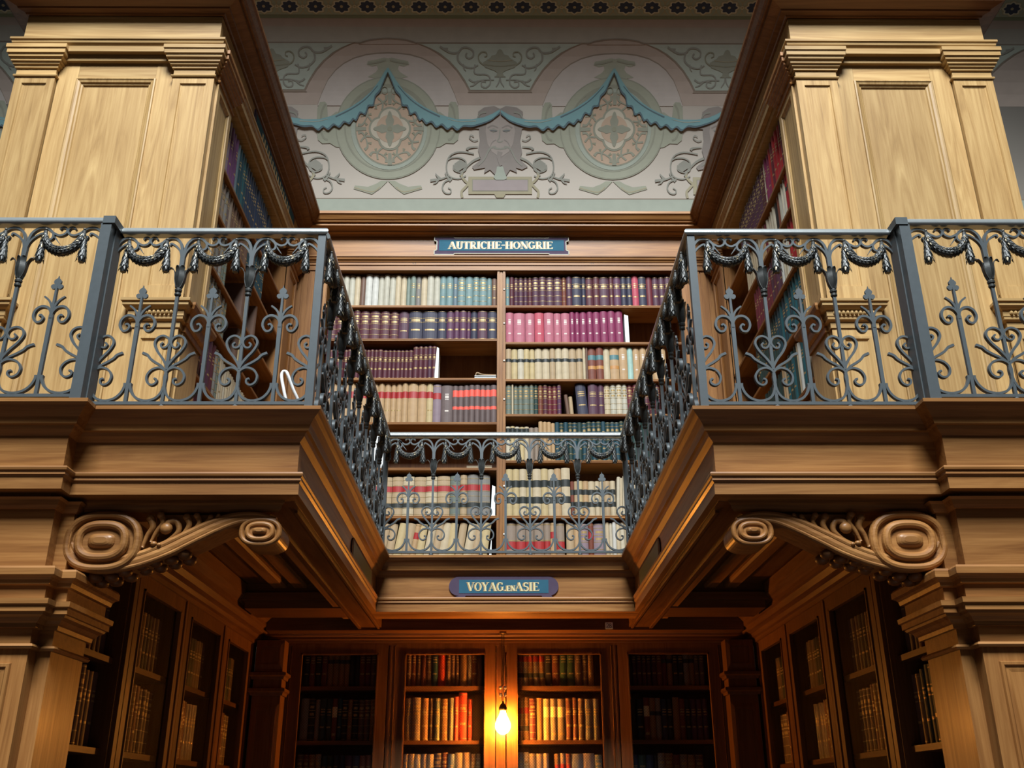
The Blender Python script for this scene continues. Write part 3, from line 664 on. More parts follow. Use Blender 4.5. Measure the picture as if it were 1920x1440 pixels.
# ================================================================ lettering
def arcp(cx, cy, rx, ry, a0, a1, n=14): return [(cx+rx*math.cos(math.radians(a0+(a1-a0)*i/n)), cy+ry*math.sin(math.radians(a0+(a1-a0)*i/n))) for i in range(n+1)]
T_, N_ = .17, .055
def serif(x0, x1, y): return ([(x0, y), (x1, y)], N_)
GLY = {
 'A': (.86, [([(.06,.03),(.42,.97)], N_), ([(.40,.97),(.74,.03)], T_), ([(.20,.34),(.62,.34)], N_), serif(-.02,.18,.03), serif(.58,.90,.03)]),
 'U': (.82, [([(.20,.97),(.20,.30)]+arcp(.42,.30,.22,.27,180,360,10)+[(.64,.97)], .10), ([(.20,.97),(.20,.30)], T_), serif(.04,.36,.97), serif(.52,.76,.97)]),
 'T': (.74, [([(.37,.97),(.37,.03)], T_), ([(.02,.95),(.72,.95)], .07), ([(.04,.97),(.04,.76)], N_), ([(.70,.97),(.70,.76)], N_), serif(.22,.52,.03)]),
 'R': (.82, [([(.20,.97),(.20,.03)], T_), ([(.2,.95),(.42,.95)]+arcp(.42,.72,.18,.23,90,-90,10)+[(.2,.49)], .075), ([(.40,.49),(.68,.03)], .15), serif(.04,.36,.03), serif(.04,.4,.97), serif(.58,.82,.03)]),
 'I': (.42, [([(.21,.97),(.21,.03)], T_), serif(.05,.37,.03), serif(.05,.37,.97)]),
 'C': (.76, [(arcp(.40,.50,.30,.46,45,315,18), .10), (arcp(.36,.5,.24,.36,120,240,8), .12), ([(.63,.95),(.63,.68)], N_)]),
 'H': (.90, [([(.20,.97),(.20,.03)], T_), ([(.70,.97),(.70,.03)], T_), ([(.2,.5),(.7,.5)], N_), serif(.05,.35,.03), serif(.05,.35,.97), serif(.55,.85,.03), serif(.55,.85,.97)]),
 'E': (.76, [([(.20,.97),(.20,.03)], T_), ([(.05,.96),(.66,.96)], .06), ([(.05,.04),(.68,.04)], .06), ([(.2,.5),(.5,.5)], N_), ([(.66,.98),(.66,.78)], N_), ([(.68,.02),(.70,.24)], N_), ([(.5,.6),(.5,.4)], N_)]),
 'O': (.84, [(arcp(.42,.50,.33,.45,0,360,22), .08), (arcp(.38,.5,.28,.36,130,230,8), .12), (arcp(.46,.5,.28,.36,-50,50,8), .12)]),
 'N': (.90, [([(.16,.97),(.16,.03)], N_), ([(.16,.95),(.74,.05)], T_), ([(.74,.97),(.74,.03)], N_), serif(.02,.30,.97), serif(.04,.28,.03), serif(.62,.86,.97)]),
 'G': (.84, [(arcp(.40,.50,.31,.46,50,345,18), .09), (arcp(.36,.5,.25,.36,120,240,8), .12), ([(.66,.45),(.66,.08)], .13), serif(.50,.80,.46), ([(.63,.95),(.63,.70)], N_)]),
 'V': (.84, [([(.14,.97),(.44,.03)], T_), ([(.42,.03),(.74,.97)], N_), serif(-.02,.30,.97), serif(.62,.86,.97)]),
 'Y': (.82, [([(.12,.97),(.40,.48)], T_), ([(.40,.48),(.70,.97)], N_), ([(.40,.50),(.40,.03)], T_), serif(-.02,.28,.97), serif(.58,.82,.97), serif(.25,.55,.03)]),
 'S': (.68, [(arcp(.35,.72,.23,.22,40,270,10)+arcp(.35,.27,.25,.23,90,-140,10), .12), ([(.57,.95),(.57,.74)], N_), ([(.10,.06),(.10,.28)], N_)]),
 '-': (.42, [([(.06,.50),(.36,.50)], .12)]), '.': (.26, [([(.06,.08),(.20,.08)], .14)]), ' ': (.3, []),
 '4': (.7, [([(.5,.0),(.5,1),(.05,.3),(.65,.3)], .12)]), '3': (.7, [(arcp(.3,.75,.25,.24,150,-80,10)+arcp(.3,.26,.28,.26,80,-150,10), .12)]), '2': (.7, [(arcp(.32,.72,.26,.26,160,-30,8)+[(.05,.04),(.62,.04)], .12)]), '8': (.7, [(arcp(.32,.74,.22,.24,0,360,12), .12), (arcp(.32,.26,.27,.26,0,360,12), .12)]),
}
def lettering(mb, txt, x0, x1, z0, h, fn, small=(), mi=0):
    # fn(x, z, d)
    tot = sum(GLY[c][0]*(.62 if i in small else 1) for i, c in enumerate(txt)); sx = (x1-x0)/tot; x = x0
    for i, c in enumerate(txt):
        kx = sx*(.62 if i in small else 1); kz = h*(.62 if i in small else 1)
        for j, (pts, w) in enumerate(GLY[c][1]):
            P = [(x+p*kx, z0+q*kz) for p, q in pts]; w2 = w*h*.5; N = len(P); top = []
            for a in range(N):
                q0, q1 = P[max(a-1,0)], P[min(a+1,N-1)]; dx, dz = q1[0]-q0[0], q1[1]-q0[1]; l = math.hypot(dx, dz) or 1
                top.append((P[a][0]-dz/l*w2, P[a][1]+dx/l*w2, P[a][0]+dz/l*w2, P[a][1]-dx/l*w2))
            vs = []
            for (a, b, c2, d2) in top: vs += [fn(a, b, .0012+.0001*j), fn(c2, d2, .0012+.0001*j)]
            mb.add(vs, [(2*a, 2*a+1, 2*a+3, 2*a+2) for a in range(N-1)], mi)
        x += GLY[c][0]*kx
BLUE = plain('blue_sign_paint', (.028,.10,.15), .85, 0, .15, spec=.15); MAUVE = plain('mauve_sign_border', (.070,.052,.085), .85, 0, .15, spec=.15)
CREAM = plain('cream_lettering', (.60,.54,.30), .5, 0, .05); OCHRE = plain('ochre_letter_shadow', (.38,.24,.09), .5, 0, .05); SLINE = plain('pale_sign_edge', (.30,.30,.22), .5)
# upper sign
sg = thing('sign', 'blue signboard reading AUTRICHE-HONGRIE above the gallery bookcase', 'sign', (XM, 8.32, 4.98))
o = [(-.686,5.078),(-.50,5.078),(-.49,5.066),(.42,5.066),(.43,5.078),(.615,5.078),(.615,5.035),(.590,5.030),(.590,4.930),(.615,4.922),(.615,4.882),(.43,4.882),(.42,4.894),(-.49,4.894),(-.50,4.882),(-.686,4.882),(-.686,4.925),(-.662,4.932),(-.662,5.03),(-.686,5.036)]
mb = MB(); mb.prism(o, 'y', 8.308, 8.322); mb.build('board', MAUVE, sg)
mb = MB(); pe = o+[o[0]]
for a, b in zip(pe, pe[1:]): mb.sweep([(a[0],8.309,a[1]),(b[0],8.309,b[1])], (.004,.004), nrm=(0,1,0))
mb.build('edge_line', SLINE, sg)
mb = MB(); mb.box(-.640, .570, 8.3065, 8.31, 4.925, 5.045); mb.build('field', BLUE, sg)
mb = MB(); lettering(mb, 'AUTRICHE-HONGRIE', -.556, .455, 4.944, .083, lambda x, z, d: (x, 8.3065-d*.5, z)); mb.build('letter_shadow', OCHRE, sg)
mb = MB(); lettering(mb, 'AUTRICHE-HONGRIE', -.545, .466, 4.944, .083, lambda x, z, d: (x, 8.3055-d, z)); mb.build('lettering', CREAM, sg)
# lower sign
sg = thing('sign', 'blue signboard with mauve rounded ends reading VOYAG.EN ASIE on the balcony front', 'sign', (0, 7.345, 1.48))
fy = YB+.035
o = [(-.34,1.555)]+[(-.345+.075*math.cos(math.radians(a)), 1.484+.071*math.sin(math.radians(a))) for a in range(90, 271, 15)][1:]+[(-.375,1.405),(-.30,1.405),(-.295,1.414),(.265,1.414),(.27,1.405),(.345,1.405)]+[(.318+.075*math.cos(math.radians(a)), 1.484+.071*math.sin(math.radians(a))) for a in range(-75, 91, 15)]
mb = MB(); mb.prism(o, 'y', YB+.026-.003, fy+.02); mb.build('board', MAUVE, sg)
mb = MB(); mb.box(-.345, .318, YB+.0215, YB+.024, 1.433, 1.532); mb.build('field', BLUE, sg)
mb = MB(); lettering(mb, 'VOYAG.ENASIE', -.292, .243, 1.447, .066, lambda x, z, d: (x, YB+.0212-d*.5, z), small=(6,7)); mb.build('letter_shadow', OCHRE, sg)
mb = MB(); lettering(mb, 'VOYAG.ENASIE', -.284, .251, 1.447, .066, lambda x, z, d: (x, YB+.0205-d, z), small=(6,7)); mb.build('lettering', CREAM, sg)
# side plaques
GREEN = plain('dull_green_sign_paint', (.07,.10,.075), .5)
for s in (-1, 1):
    sg = thing('sign', 'dull green round-ended plaque on the %s side of the balcony opening near its back' % ('left' if s < 0 else 'right'), 'sign', (s*.96, 6.6, 1.48))
    o = [(6.15+.09*math.cos(math.radians(a)), 1.476+.072*math.sin(math.radians(a))) for a in range(90, 271, 15)]+[(7.0+.09*math.cos(math.radians(a)), 1.476+.072*math.sin(math.radians(a))) for a in range(-90, 91, 15)]
    mb = MB(); mb.prism(o, 'x', s*(W+.035), s*(W+.027)); mb.build('board', MAUVE, sg)
    mb = MB(); mb.box(s*(W+.027), s*(W+.0255), 6.12, 7.03, 1.425, 1.527); mb.build('field', GREEN, sg)
# plaque on the left case frieze, letters unreadable at this angle
sg = thing('sign', 'blue signboard on the side frieze of the left gallery bookcase, seen edge-on', 'sign', (-1.985, 7.1, 4.98))
mb = MB(); mb.box(-1.987, -1.975, 6.38, 7.95, 4.895, 5.07); mb.build('board', MAUVE, sg)
mb = MB(); mb.box(-1.976, -1.9735, 6.42, 7.91, 4.92, 5.05); mb.build('field', BLUE, sg)
mb = MB()
mb.box(-1.9738, -1.9730, 6.60, 7.73, 4.940, 4.946)
for i in range(15): mb.box(-1.974, -1.9725, 6.62+i*.075, 6.655+i*.075, 4.942, 5.025)
mb.build('lettering', CREAM, sg)
# number tags
def numtag(txt, x, z, y, w, h, label):
    t = thing('number_tag', label, 'tag', (x, y, z))
    mb = MB(); mb.box(x-w/2, x+w/2, y-.003, y+.004, z-h/2, z+h/2); mb.build('plate', TAGW, t)
    mb = MB(); lettering(mb, txt, x-w*.36, x+w*.36, z-h*.34, h*.68, lambda a, b, d: (a, y-.003-d, b)); mb.build('number', INK, t)
numtag('43', -.875, 4.787, YK-.016, .054, .036, 'white enamel number tag 43 above the left half of gallery shelves')
numtag('44', .835, 4.792, YK-.016, .062, .038, 'white enamel number tag 44 above the right half of gallery shelves')
numtag('28', .825, 1.302, 7.996, .06, .05, 'small yellowed number tag 28 above the lower bookcase')
for i, (s, y) in enumerate(((-1, 5.90), (-1, 7.05), (1, 7.1))):
    x = s*1.957; t = MB(); t.box(x-.004, x+.004, y-.03, y+.03, 4.772, 4.80)
    tag(t.build('number_tag', TAGW, None, (x, y, 4.786)), ('small white tag on the left side frieze nearest the end panel', 'small white tag halfway along the left side frieze', 'small white tag halfway along the right side frieze')[i], 'tag')

# ================================================================ painted mural on the cove
import functools
def ray(u, v):
    du, dv = u-960, v-720; c, s = math.cos(ROLL), math.sin(ROLL)
    x = (du*c+dv*s)/FPX; n = -(-du*s+dv*c)/FPX
    Z = math.sin(PITCH)+n*math.cos(PITCH); y = math.cos(PITCH)-n*math.sin(PITCH)
    return x*math.cos(YAW)+y*math.sin(YAW), -x*math.sin(YAW)+y*math.cos(YAW), Z
def to_wall(zx, zy):      # a measured spot of the drawing -> (x, angle) on the curved wall
    X, Y, Z = ray(600+zx/2.6667, zy/2.6667); cy = CYW-CR
    # |(Y t - cy, Z t - CZ)| = CR
    a = Y*Y+Z*Z; b = -2*(Y*cy+Z*CZ); c = cy*cy+CZ*CZ-CR*CR
    t = (-b+math.sqrt(b*b-4*a*c))/(2*a)
    if Z*t < CZ: t = CYW/Y; return X*t+CX, (Z*t-CZ)/CR
    return X*t+CX, math.atan2(Z*t-CZ, Y*t-cy)
mural = thing('painted_mural', 'faded painted frieze of roundels, blue drapery and scrolls on the curved wall', 'mural', (0, 8.6, 5.5))
def pm(name, col):
    k_ = .95 if 'blue' in name else .76
    return plain('mural_'+name, tuple((c*k_+t*(1-k_))*.60 for c, t in zip(col, (.36,.34,.28))), .9, 0, .10, 9)
M_ = dict(field=pm('field',(.47,.43,.40)), pink=pm('pink',(.40,.32,.27)), brown=pm('brown',(.19,.14,.10)), taupe=pm('taupe',(.37,.36,.31)), mint=pm('mint',(.36,.43,.37)),
          sage=pm('sage',(.28,.31,.23)), sage2=pm('sage2',(.21,.23,.17)), aqua=pm('aqua',(.30,.36,.30)), peach=pm('peach',(.44,.31,.21)), olive=pm('olive',(.19,.20,.13)),
          blue=pm('blue',(.15,.31,.33)), blue2=pm('blue2',(.065,.12,.15)), grey=pm('grey',(.20,.21,.18)), mauve=pm('mauve',(.29,.24,.25)), gold=pm('gold',(.30,.27,.16)), dark=pm('dark',(.05,.065,.10)),
          cream=pm('cream',(.50,.46,.36)), skin=pm('skin',(.30,.26,.24)), skind=pm('skind',(.20,.175,.165)), orange=pm('orange',(.40,.26,.14)))
for k_n in ('sage','sage2','gold','cream','dark','olive'):  # border colours painted lighter, making up for weak light high on the cove
    M_['b_'+k_n] = plain('mural_border_brightened_'+k_n, {'sage':(.27,.31,.24),'sage2':(.24,.28,.21),'gold':(.30,.27,.16),'cream':(.42,.42,.31),'dark':(.03,.04,.065),'olive':(.13,.15,.09)}[k_n], .9, 0, .1, 9)
PARTS = {}
PER = to_wall(1460, 640)[0]-to_wall(340, 640)[0]
def getpart(part, dx):
    return PARTS.setdefault((part, round(dx/PER) if part not in BANDS else 0), (MB(), []))
BANDS = {'rosette_border', 'border_band', 'base_band', 'pink_band'}
def lay(part, col, layer, poly, dx=0, sub=True):
    # poly: measured (zx, zy); sliced so that it follows the curved wall; dx shifts along the wall
    d = getpart(part, dx)
    if col not in d[1]: d[1].append(col)
    b = bmesh.new(); f = b.faces.new([b.verts.new((x, y, 0)) for x, y in poly]); f.normal_update(); bmesh.ops.triangulate(b, faces=[f])
    ys = [q[1] for q in poly]; y = math.floor(min(ys)/24)*24+24
    while y < max(ys):
        bmesh.ops.bisect_plane(b, geom=b.verts[:]+b.edges[:]+b.faces[:], dist=1e-4, plane_co=(0, y, 0), plane_no=(0, 1, 0)); y += 24
    b.verts.index_update(); vs = []
    for v in b.verts:
        x, th = to_wall(v.co.x, v.co.y); vs.append(cove(x+dx, th, .0010+.0011*layer))
    d[0].add(vs, [[v.index for v in f.verts] for f in b.faces], d[1].index(col)); b.free()
def strip(part, col, layer, pts, w, dx=0, closed=False, k=4):
    # ribbon of measured width w along measured points, w may be (w0, w1)
    w0, w1 = w if isinstance(w, tuple) else (w, w)
    P = cr([Vector(p) for p in pts], k); N = len(P)
    d = getpart(part, dx)
    if col not in d[1]: d[1].append(col)
    vs = []
    for i in range(N):
        t = (P[min(i+1,N-1)]-P[max(i-1,0)]); t.normalize(); h = (w0+(w1-w0)*i/(N-1))/2
        for q in ((P[i].x-t.y*h, P[i].y+t.x*h), (P[i].x+t.y*h, P[i].y-t.x*h)):
            x, th = to_wall(*q); vs.append(cove(x+dx, th, .0010+.0011*layer))
    d[0].add(vs, [(2*i, 2*i+1, 2*i+3, 2*i+2) for i in range(N-1)], d[1].index(col))
def sweepband(part, col, layer, zy0, zy1):   # full width horizontal band
    d = getpart(part, 0)
    if col not in d[1]: d[1].append(col)
    a = to_wall(900, zy0)[1]; b = to_wall(900, zy1)[1]; n = 5; vs = []
    for i in range(n+1):
        th = a+(b-a)*i/n; vs += [cove(-6.5, th, .001+.0011*layer), cove(6.5, th, .001+.0011*layer)]
    d[0].add(vs, [(2*i, 2*i+1, 2*i+3, 2*i+2) for i in range(n)], d[1].index(col))
def ell(cx, cy, rx, ry, n=36, a0=0, a1=360): return [(cx+rx*math.cos(math.radians(a0+(a1-a0)*i/n)), cy+ry*math.sin(math.radians(a0+(a1-a0)*i/n))) for i in range(n+(0 if a1-a0 == 360 else 1))]
def mir(P, c): return [(2*c-x, y) for x, y in P]
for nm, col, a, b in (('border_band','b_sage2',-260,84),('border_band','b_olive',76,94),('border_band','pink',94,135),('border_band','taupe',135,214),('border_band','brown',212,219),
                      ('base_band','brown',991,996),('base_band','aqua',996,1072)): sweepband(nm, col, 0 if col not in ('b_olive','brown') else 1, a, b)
sweepband('pink_band','pink',0,219,526)
# rosettes
pitch = (to_wall(626, 35)[0]-to_wall(108, 35)[0])/4
x0 = to_wall(108, 35)[0]
for r, zy in enumerate((35, -62)):
    for i in range(-20, 28):
        dx = x0+i*pitch-to_wall(900, zy)[0]
        if abs(x0+i*pitch) > 6: continue
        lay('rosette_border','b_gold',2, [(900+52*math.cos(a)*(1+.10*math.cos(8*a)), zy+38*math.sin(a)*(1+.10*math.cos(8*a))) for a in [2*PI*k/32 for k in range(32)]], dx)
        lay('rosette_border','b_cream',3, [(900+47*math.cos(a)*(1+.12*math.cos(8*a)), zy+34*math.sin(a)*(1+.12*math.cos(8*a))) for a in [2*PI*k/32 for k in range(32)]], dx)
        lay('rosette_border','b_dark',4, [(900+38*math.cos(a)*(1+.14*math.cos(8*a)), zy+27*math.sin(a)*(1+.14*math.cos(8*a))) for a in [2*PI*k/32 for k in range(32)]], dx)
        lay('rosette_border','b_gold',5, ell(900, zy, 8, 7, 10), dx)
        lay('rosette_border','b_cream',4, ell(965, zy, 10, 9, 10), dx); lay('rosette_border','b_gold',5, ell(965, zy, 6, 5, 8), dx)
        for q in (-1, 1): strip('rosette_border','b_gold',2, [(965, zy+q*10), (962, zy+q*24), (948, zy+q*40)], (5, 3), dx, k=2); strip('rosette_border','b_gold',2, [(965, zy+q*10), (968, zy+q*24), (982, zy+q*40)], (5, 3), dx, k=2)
inner = [(900,526),(1108,526)]; innerL = [(692,526),(672,470),(640,400),(600,350),(560,318),(510,292),(450,275),(395,268),(340,266)]
outerR = [(745,455),(718,405),(680,350),(640,308),(590,268),(540,240),(485,216)]
for k in range(-2, 3):
    dk = k*PER
    # mint panel between the arches, with urn and scrolls; arch field
    C9 = 900
    lay('urn_panel','brown',2, [(477,214)]+outerR[::-1]+[(738,463)]+mir([(738,463)]+outerR, C9)+[(1323,214)], dk)
    pl = [(500,219),(552,240),(600,266),(650,306),(690,350),(726,402),(752,450)]
    lay('urn_panel','mint',3, pl+mir(pl, C9)[::-1], dk)
    for cx in (C9,):
        urn = [(850,290),(858,278),(880,272),(890,250),(900,245),(910,250),(920,272),(942,278),(950,290),(985,312),(975,336),(930,352),(915,362),(918,378),(930,385),(870,385),(882,378),(885,362),(870,352),(825,336),(815,312)]
        lay('urn','sage2',5, urn, dk); strip('urn','olive',6, [(822,322),(900,330),(978,322)], 5, dk); strip('urn','gold',6, [(840,300),(900,306),(960,300)], 4, dk)
        for f in (lambda P: P, lambda P: mir(P, C9)):
            strip('urn','olive',5, f([(830,330),(800,310),(792,280),(808,260),(830,262),(834,278),(822,284)]), (7, 5), dk)
            strip('urn_scrollwork','grey',5, f([(600,232),(650,262),(690,262),(710,240),(740,238),(765,255),(765,280),(745,292),(728,278),(735,264)]), (10, 7), dk)
            strip('urn_scrollwork','grey',5, f([(690,262),(690,300),(720,330),(760,340),(790,325)]), (11, 6), dk)
            strip('urn_scrollwork','grey',5, f([(775,322),(775,368),(830,372),(850,390),(850,420),(830,438),(808,430),(810,408),(830,410)]), (7, 7), dk)
            strip('urn_scrollwork','grey',5, f([(870,400),(820,400),(770,410),(745,395)]), (5, 9), dk); strip('urn_scrollwork','grey',5, f([(790,405),(770,425),(750,432)]), (12, 3), dk)
            strip('urn_scrollwork','grey',5, f([(900,385),(895,410),(880,435)]), (8, 4), dk); strip('urn_scrollwork','grey',5, f([(715,320),(722,345),(730,355)]), (9, 3), dk)
            strip('urn_scrollwork','grey',5, f([(640,245),(612,240),(600,228)]), (12, 3), dk)
    for kk in (340,):
        # arch field below the pink band
        A = innerL+mir(innerL, kk)[::-1][1:]
        lay('arch_field','brown',2, [(x, y-5) for x, y in A], dk); lay('arch_field','field',3, [(x if abs(x-kk) < 345 else x, y+2) for x, y in A], dk)
        # outer thin line of the arch
        oL = outerR[::-1]
        strip('arch_line','brown',3, [(x, y) for x, y in [(485,216),(440,202),(390,195),(340,192),(290,195),(240,202),(195,216)]], 7, dk)
        lay('arch_line','pink',2, [(485,220),(440,206),(390,198),(340,195),(290,198),(240,206),(195,220)], dk)
        cy = 640
        # roundel
        for sd in (1, -1):
            g = (lambda P: P) if sd > 0 else (lambda P: mir(P, kk))
            lay('roundel','sage',4, g([(560,560),(600,560),(640,590),(645,520),(655,508),(680,510),(692,540),(698,640),(690,700),(668,718),(630,716),(600,735),(560,740)]), dk)
            strip('roundel','sage2',5, g([(652,520),(668,550),(676,600),(676,650),(660,690),(640,700)]), 10, dk)
            lay('roundel','cream',6, g([(638,632),(666,632),(666,655),(638,655)]), dk)
            lay('roundel','sage',4, g([(340,905),(375,905),(400,920),(440,935),(505,928),(512,945),(420,972),(380,945),(350,915)]), dk)
            strip('roundel','gold',5, g([(380,935),(420,960),(508,938)]), 5, dk)
            lay('roundel','sage',4, g([(340,292),(360,288),(400,298),(440,305),(446,322),(420,332),(395,326),(390,345),(400,360),(440,385),(340,400)]), dk)
            strip('roundel','sage2',5, g([(350,300),(395,312),(440,318)]), 8, dk)
        lay('roundel','sage2',5, ell(kk, cy, 262, 258, 48), dk); lay('roundel','sage',6, ell(kk, cy, 256, 252, 48), dk)
        strip('roundel','sage2',7, ell(kk, cy, 215, 215, 40)+[(kk+215, cy)], 8, dk, k=1)
        lay('roundel','sage2',7, ell(kk+4, cy-10, 200, 210, 48, 180, 360), dk)
        lay('roundel','aqua',8, ell(kk+6, cy+5, 190, 205, 48), dk)
        lay('roundel','sage2',9, ell(kk+8, cy+5, 172, 186, 48), dk); lay('roundel','peach',10, ell(kk+8, cy+5, 166, 180, 48), dk)
        # tracery
        q0 = (kk+10, cy+5)
        for a in range(0, 360, 90):
            ca, sa = math.cos(math.radians(a)), math.sin(math.radians(a))
            lay('tracery','sage2',12, ell(q0[0]+46*ca, q0[1]+48*sa, 60, 62, 28), dk)
        for a in range(0, 360, 90):
            ca, sa = math.cos(math.radians(a)), math.sin(math.radians(a))
            lay('tracery','cream',13, ell(q0[0]+46*ca, q0[1]+48*sa, 50, 52, 28), dk)
        lay('tracery','peach',14, ell(q0[0], q0[1], 68, 70, 28), dk)
        star = [(q0[0]+(26+48*abs(math.cos(2*a))**2.0)*math.cos(a)*(1+.12*math.cos(12*a)), q0[1]+(26+54*abs(math.cos(2*a))**2.0)*math.sin(a)*(1+.12*math.cos(12*a))) for a in [2*PI*i/72 for i in range(72)]]
        lay('tracery','sage2',15, star, dk); lay('tracery','olive',16, ell(q0[0], q0[1], 12, 12, 12), dk)
        for a in range(0, 360, 45):
            r = math.radians(a+22.5); c, s_ = math.cos(r), math.sin(r); X_, Y_ = q0[0]+128*c, q0[1]+136*s_
            strip('tracery','sage2',12, [(q0[0]+100*c, q0[1]+104*s_), (X_-14*s_, Y_+14*c), (q0[0]+158*c, q0[1]+168*s_)], 9, dk)
            for e in (-1, 1):
                strip('tracery','sage2',12, [(X_, Y_), (X_-e*34*s_+6*c, Y_+e*36*c+6*s_), (X_-e*44*s_+26*c, Y_+e*46*c+28*s_)], (5, 15), dk)
                strip('tracery','olive',12, [(X_-e*20*s_, Y_+e*20*c), (X_-e*30*s_-16*c, Y_+e*30*c-16*s_)], (4, 14), dk)
        for a in range(0, 360, 90):
            r = math.radians(a); c, s_ = math.cos(r), math.sin(r)
            strip('tracery','sage2',12, [(q0[0]+118*c, q0[1]+122*s_), (q0[0]+168*c, q0[1]+182*s_)], (16, 22), dk, k=2)
        for e in (-1, 1): strip('tracery','sage2',12, ell(kk+8+e*24, cy-190, 14, 20, 12)+[(kk+22+e*24, cy-190)], 5, dk, k=1)
    # blue drapery swags
    for f in (lambda P: P, lambda P: mir(P, 340)):
        up = [(336,338),(352,352),(380,400),(420,455),(470,500),(530,540),(600,575),(680,597),(760,598),(820,588),(862,570),(900,548)]
        lo = [(900,560),(868,590),(840,598),(800,612),(760,622),(720,620),(690,640),(665,622),(640,636),(612,612),(585,625),(560,598),(535,608),(515,585),(500,590),(480,552),(455,560),(440,520),(415,515),(405,470),(380,440),(350,375),(332,350)]
        lo = [(q.x, q.y) for q in cr([Vector((x, y+(7 if 430 < y < 650 and x < 850 else 0))) for x, y in lo], 3)]
        lay('blue_drapery','blue2',18, f([(x-4 if 345 < x < 880 else x, y+9 if y > 440 else y+3) for x, y in lo[::-1]]+up[::-1]), dk)
        lay('blue_drapery','blue',19, f(up+lo), dk)
        strip('blue_drapery','blue2',20, f([(390,428),(450,495),(520,545),(600,585)]), (3, 7), dk); strip('blue_drapery','aqua',20, f([(640,596),(700,610),(780,606)]), (2, 5), dk)
    # grotesque mask, tablet and vines
    g0 = 900
    lay('mask','skind',8, [(790,560),(820,538),(870,530),(900,545),(930,530),(985,538),(1015,560),(1010,590),(1060,610),(1072,630),(1010,645),(1000,700),(1010,760),(1000,800),(1040,835),(1010,850),(980,840),(985,865),(950,850),(930,880),(905,870),(880,880),(850,850),(820,868),(825,840),(770,850),(760,835),(805,800),(790,750),(800,700),(795,645),(735,640),(722,628),(745,612),(795,590)], dk)
    lay('mask','skin',9, [(835,600),(900,575),(965,600),(975,660),(965,720),(945,760),(900,790),(860,760),(838,720),(828,660)], dk)
    for f in (lambda P: P, lambda P: mir(P, g0)):
        lay('mask','grey',10, f([(845,650),(870,642),(890,655),(868,664)]), dk); strip('mask','dark',11, f([(852,654),(884,656)]), 5, dk, k=2)
        strip('mask','skind',10, f([(838,640),(862,628),(890,640)]), (8, 5), dk); strip('mask','skind',10, f([(880,700),(862,712),(850,735)]), (5, 3), dk)
        strip('mask','grey',10, f([(880,735),(850,745),(820,800),(790,830)]), (10, 6), dk); strip('mask','grey',10, f([(805,620),(770,625),(735,628)]), (16, 8), dk)
        strip('mask','grey',10, f([(830,560),(800,570),(785,600)]), (12, 6), dk)
        # vines
        strip('vine','grey',7, f([(800,790),(760,810),(720,850),(700,880)]), (12, 8), dk)
        strip('vine','grey',7, f([(790,700),(770,705),(748,690),(755,676),(770,684)]), (5, 4), dk)
        strip('vine','grey',7, f([(790,735),(745,740),(735,750)]), (4, 16), dk)
        strip('vine','grey',7, f([(770,770),(700,760),(650,780),(632,830),(645,880),(690,895),(730,880)]), (7, 6), dk)
        strip('vine','grey',7, f([(640,800),(660,790),(700,790),(730,810),(728,850),(700,862),(670,850),(668,825)]), (7, 6), dk)
        lay('vine','grey',8, f([(672,820),(700,800),(728,815),(735,835),(712,845),(690,860),(670,845)]), dk)
        strip('vine','grey',7, f([(645,880),(610,895),(580,900),(552,904)]), (6, 14), dk); strip('vine','grey',7, f([(600,895),(585,880),(578,868)]), (14, 3), dk); strip('vine','grey',7, f([(590,900),(580,915),(565,920)]), (12, 3), dk)
        strip('vine','grey',7, f([(660,895),(625,910),(612,940),(625,965),(650,968),(655,950),(640,940)]), (8, 5), dk)
        strip('vine','grey',7, f([(655,905),(640,890),(625,865)]), (16, 4), dk)
        strip('tablet','gold',7, f([(712,860),(708,880),(725,905),(740,920),(725,940),(708,960),(712,990)]), 12, dk)
    strip('mask','grey',10, [(900,650),(896,690),(886,706),(900,712),(914,706)], 6, dk); strip('mask','grey',10, [(868,740),(900,746),(932,740)], 9, dk); strip('mask','skind',11, [(900,760),(895,790),(905,830)], (26, 12), dk)
    lay('mask','aqua',12, [(885,835),(915,835),(925,870),(935,895),(920,902),(880,902),(868,890),(880,865)], dk)
    lay('tablet','gold',7, [(742,885),(1060,885),(1060,972),(742,972)], dk); lay('tablet','olive',8, [(760,898),(1042,898),(1042,958),(760,958)], dk); lay('tablet','mauve',9, [(764,902),(1038,902),(1038,955),(764,955)], dk)
    lay('tablet','gold',8, [(872,972),(928,972),(918,990),(882,990)], dk)
for (nm, _), (mbx, cols) in PARTS.items():
    mbx.build(nm, [M_[c] for c in cols], mural)
NBOOK = 300

# ================================================================ books
CL = dict(ivory=(.52,.50,.40), white=(.66,.66,.60), cream=(.60,.50,.33), tan=(.50,.33,.17), buff=(.46,.34,.20), sage=(.20,.25,.21), teal=(.17,.27,.27), bluegrey=(.13,.19,.22), brown=(.14,.08,.055),
          maroon=(.085,.022,.032), plum=(.075,.028,.05), purple=(.095,.035,.075), navy=(.030,.030,.055), pink=(.46,.14,.19), rose=(.50,.08,.12), magenta=(.22,.03,.09), oxblood=(.13,.02,.03), red=(.42,.025,.03), scarlet=(.55,.05,.03),
          taupe=(.13,.095,.09), mauve=(.24,.18,.21), yellow=(.58,.46,.24), greygreen=(.14,.17,.14), green=(.035,.085,.05), darkgreen=(.02,.045,.04), petrol=(.02,.10,.12), darkteal=(.015,.055,.075), grey=(.20,.19,.17), dust=(.27,.21,.16), calf=(.28,.15,.06), black=(.02,.018,.018),
          darkblue=(.02,.035,.07), violet=(.13,.05,.13), vellum=(.62,.56,.42), mint=(.40,.62,.55), redbrown=(.17,.05,.03), paper=(.75,.74,.68))
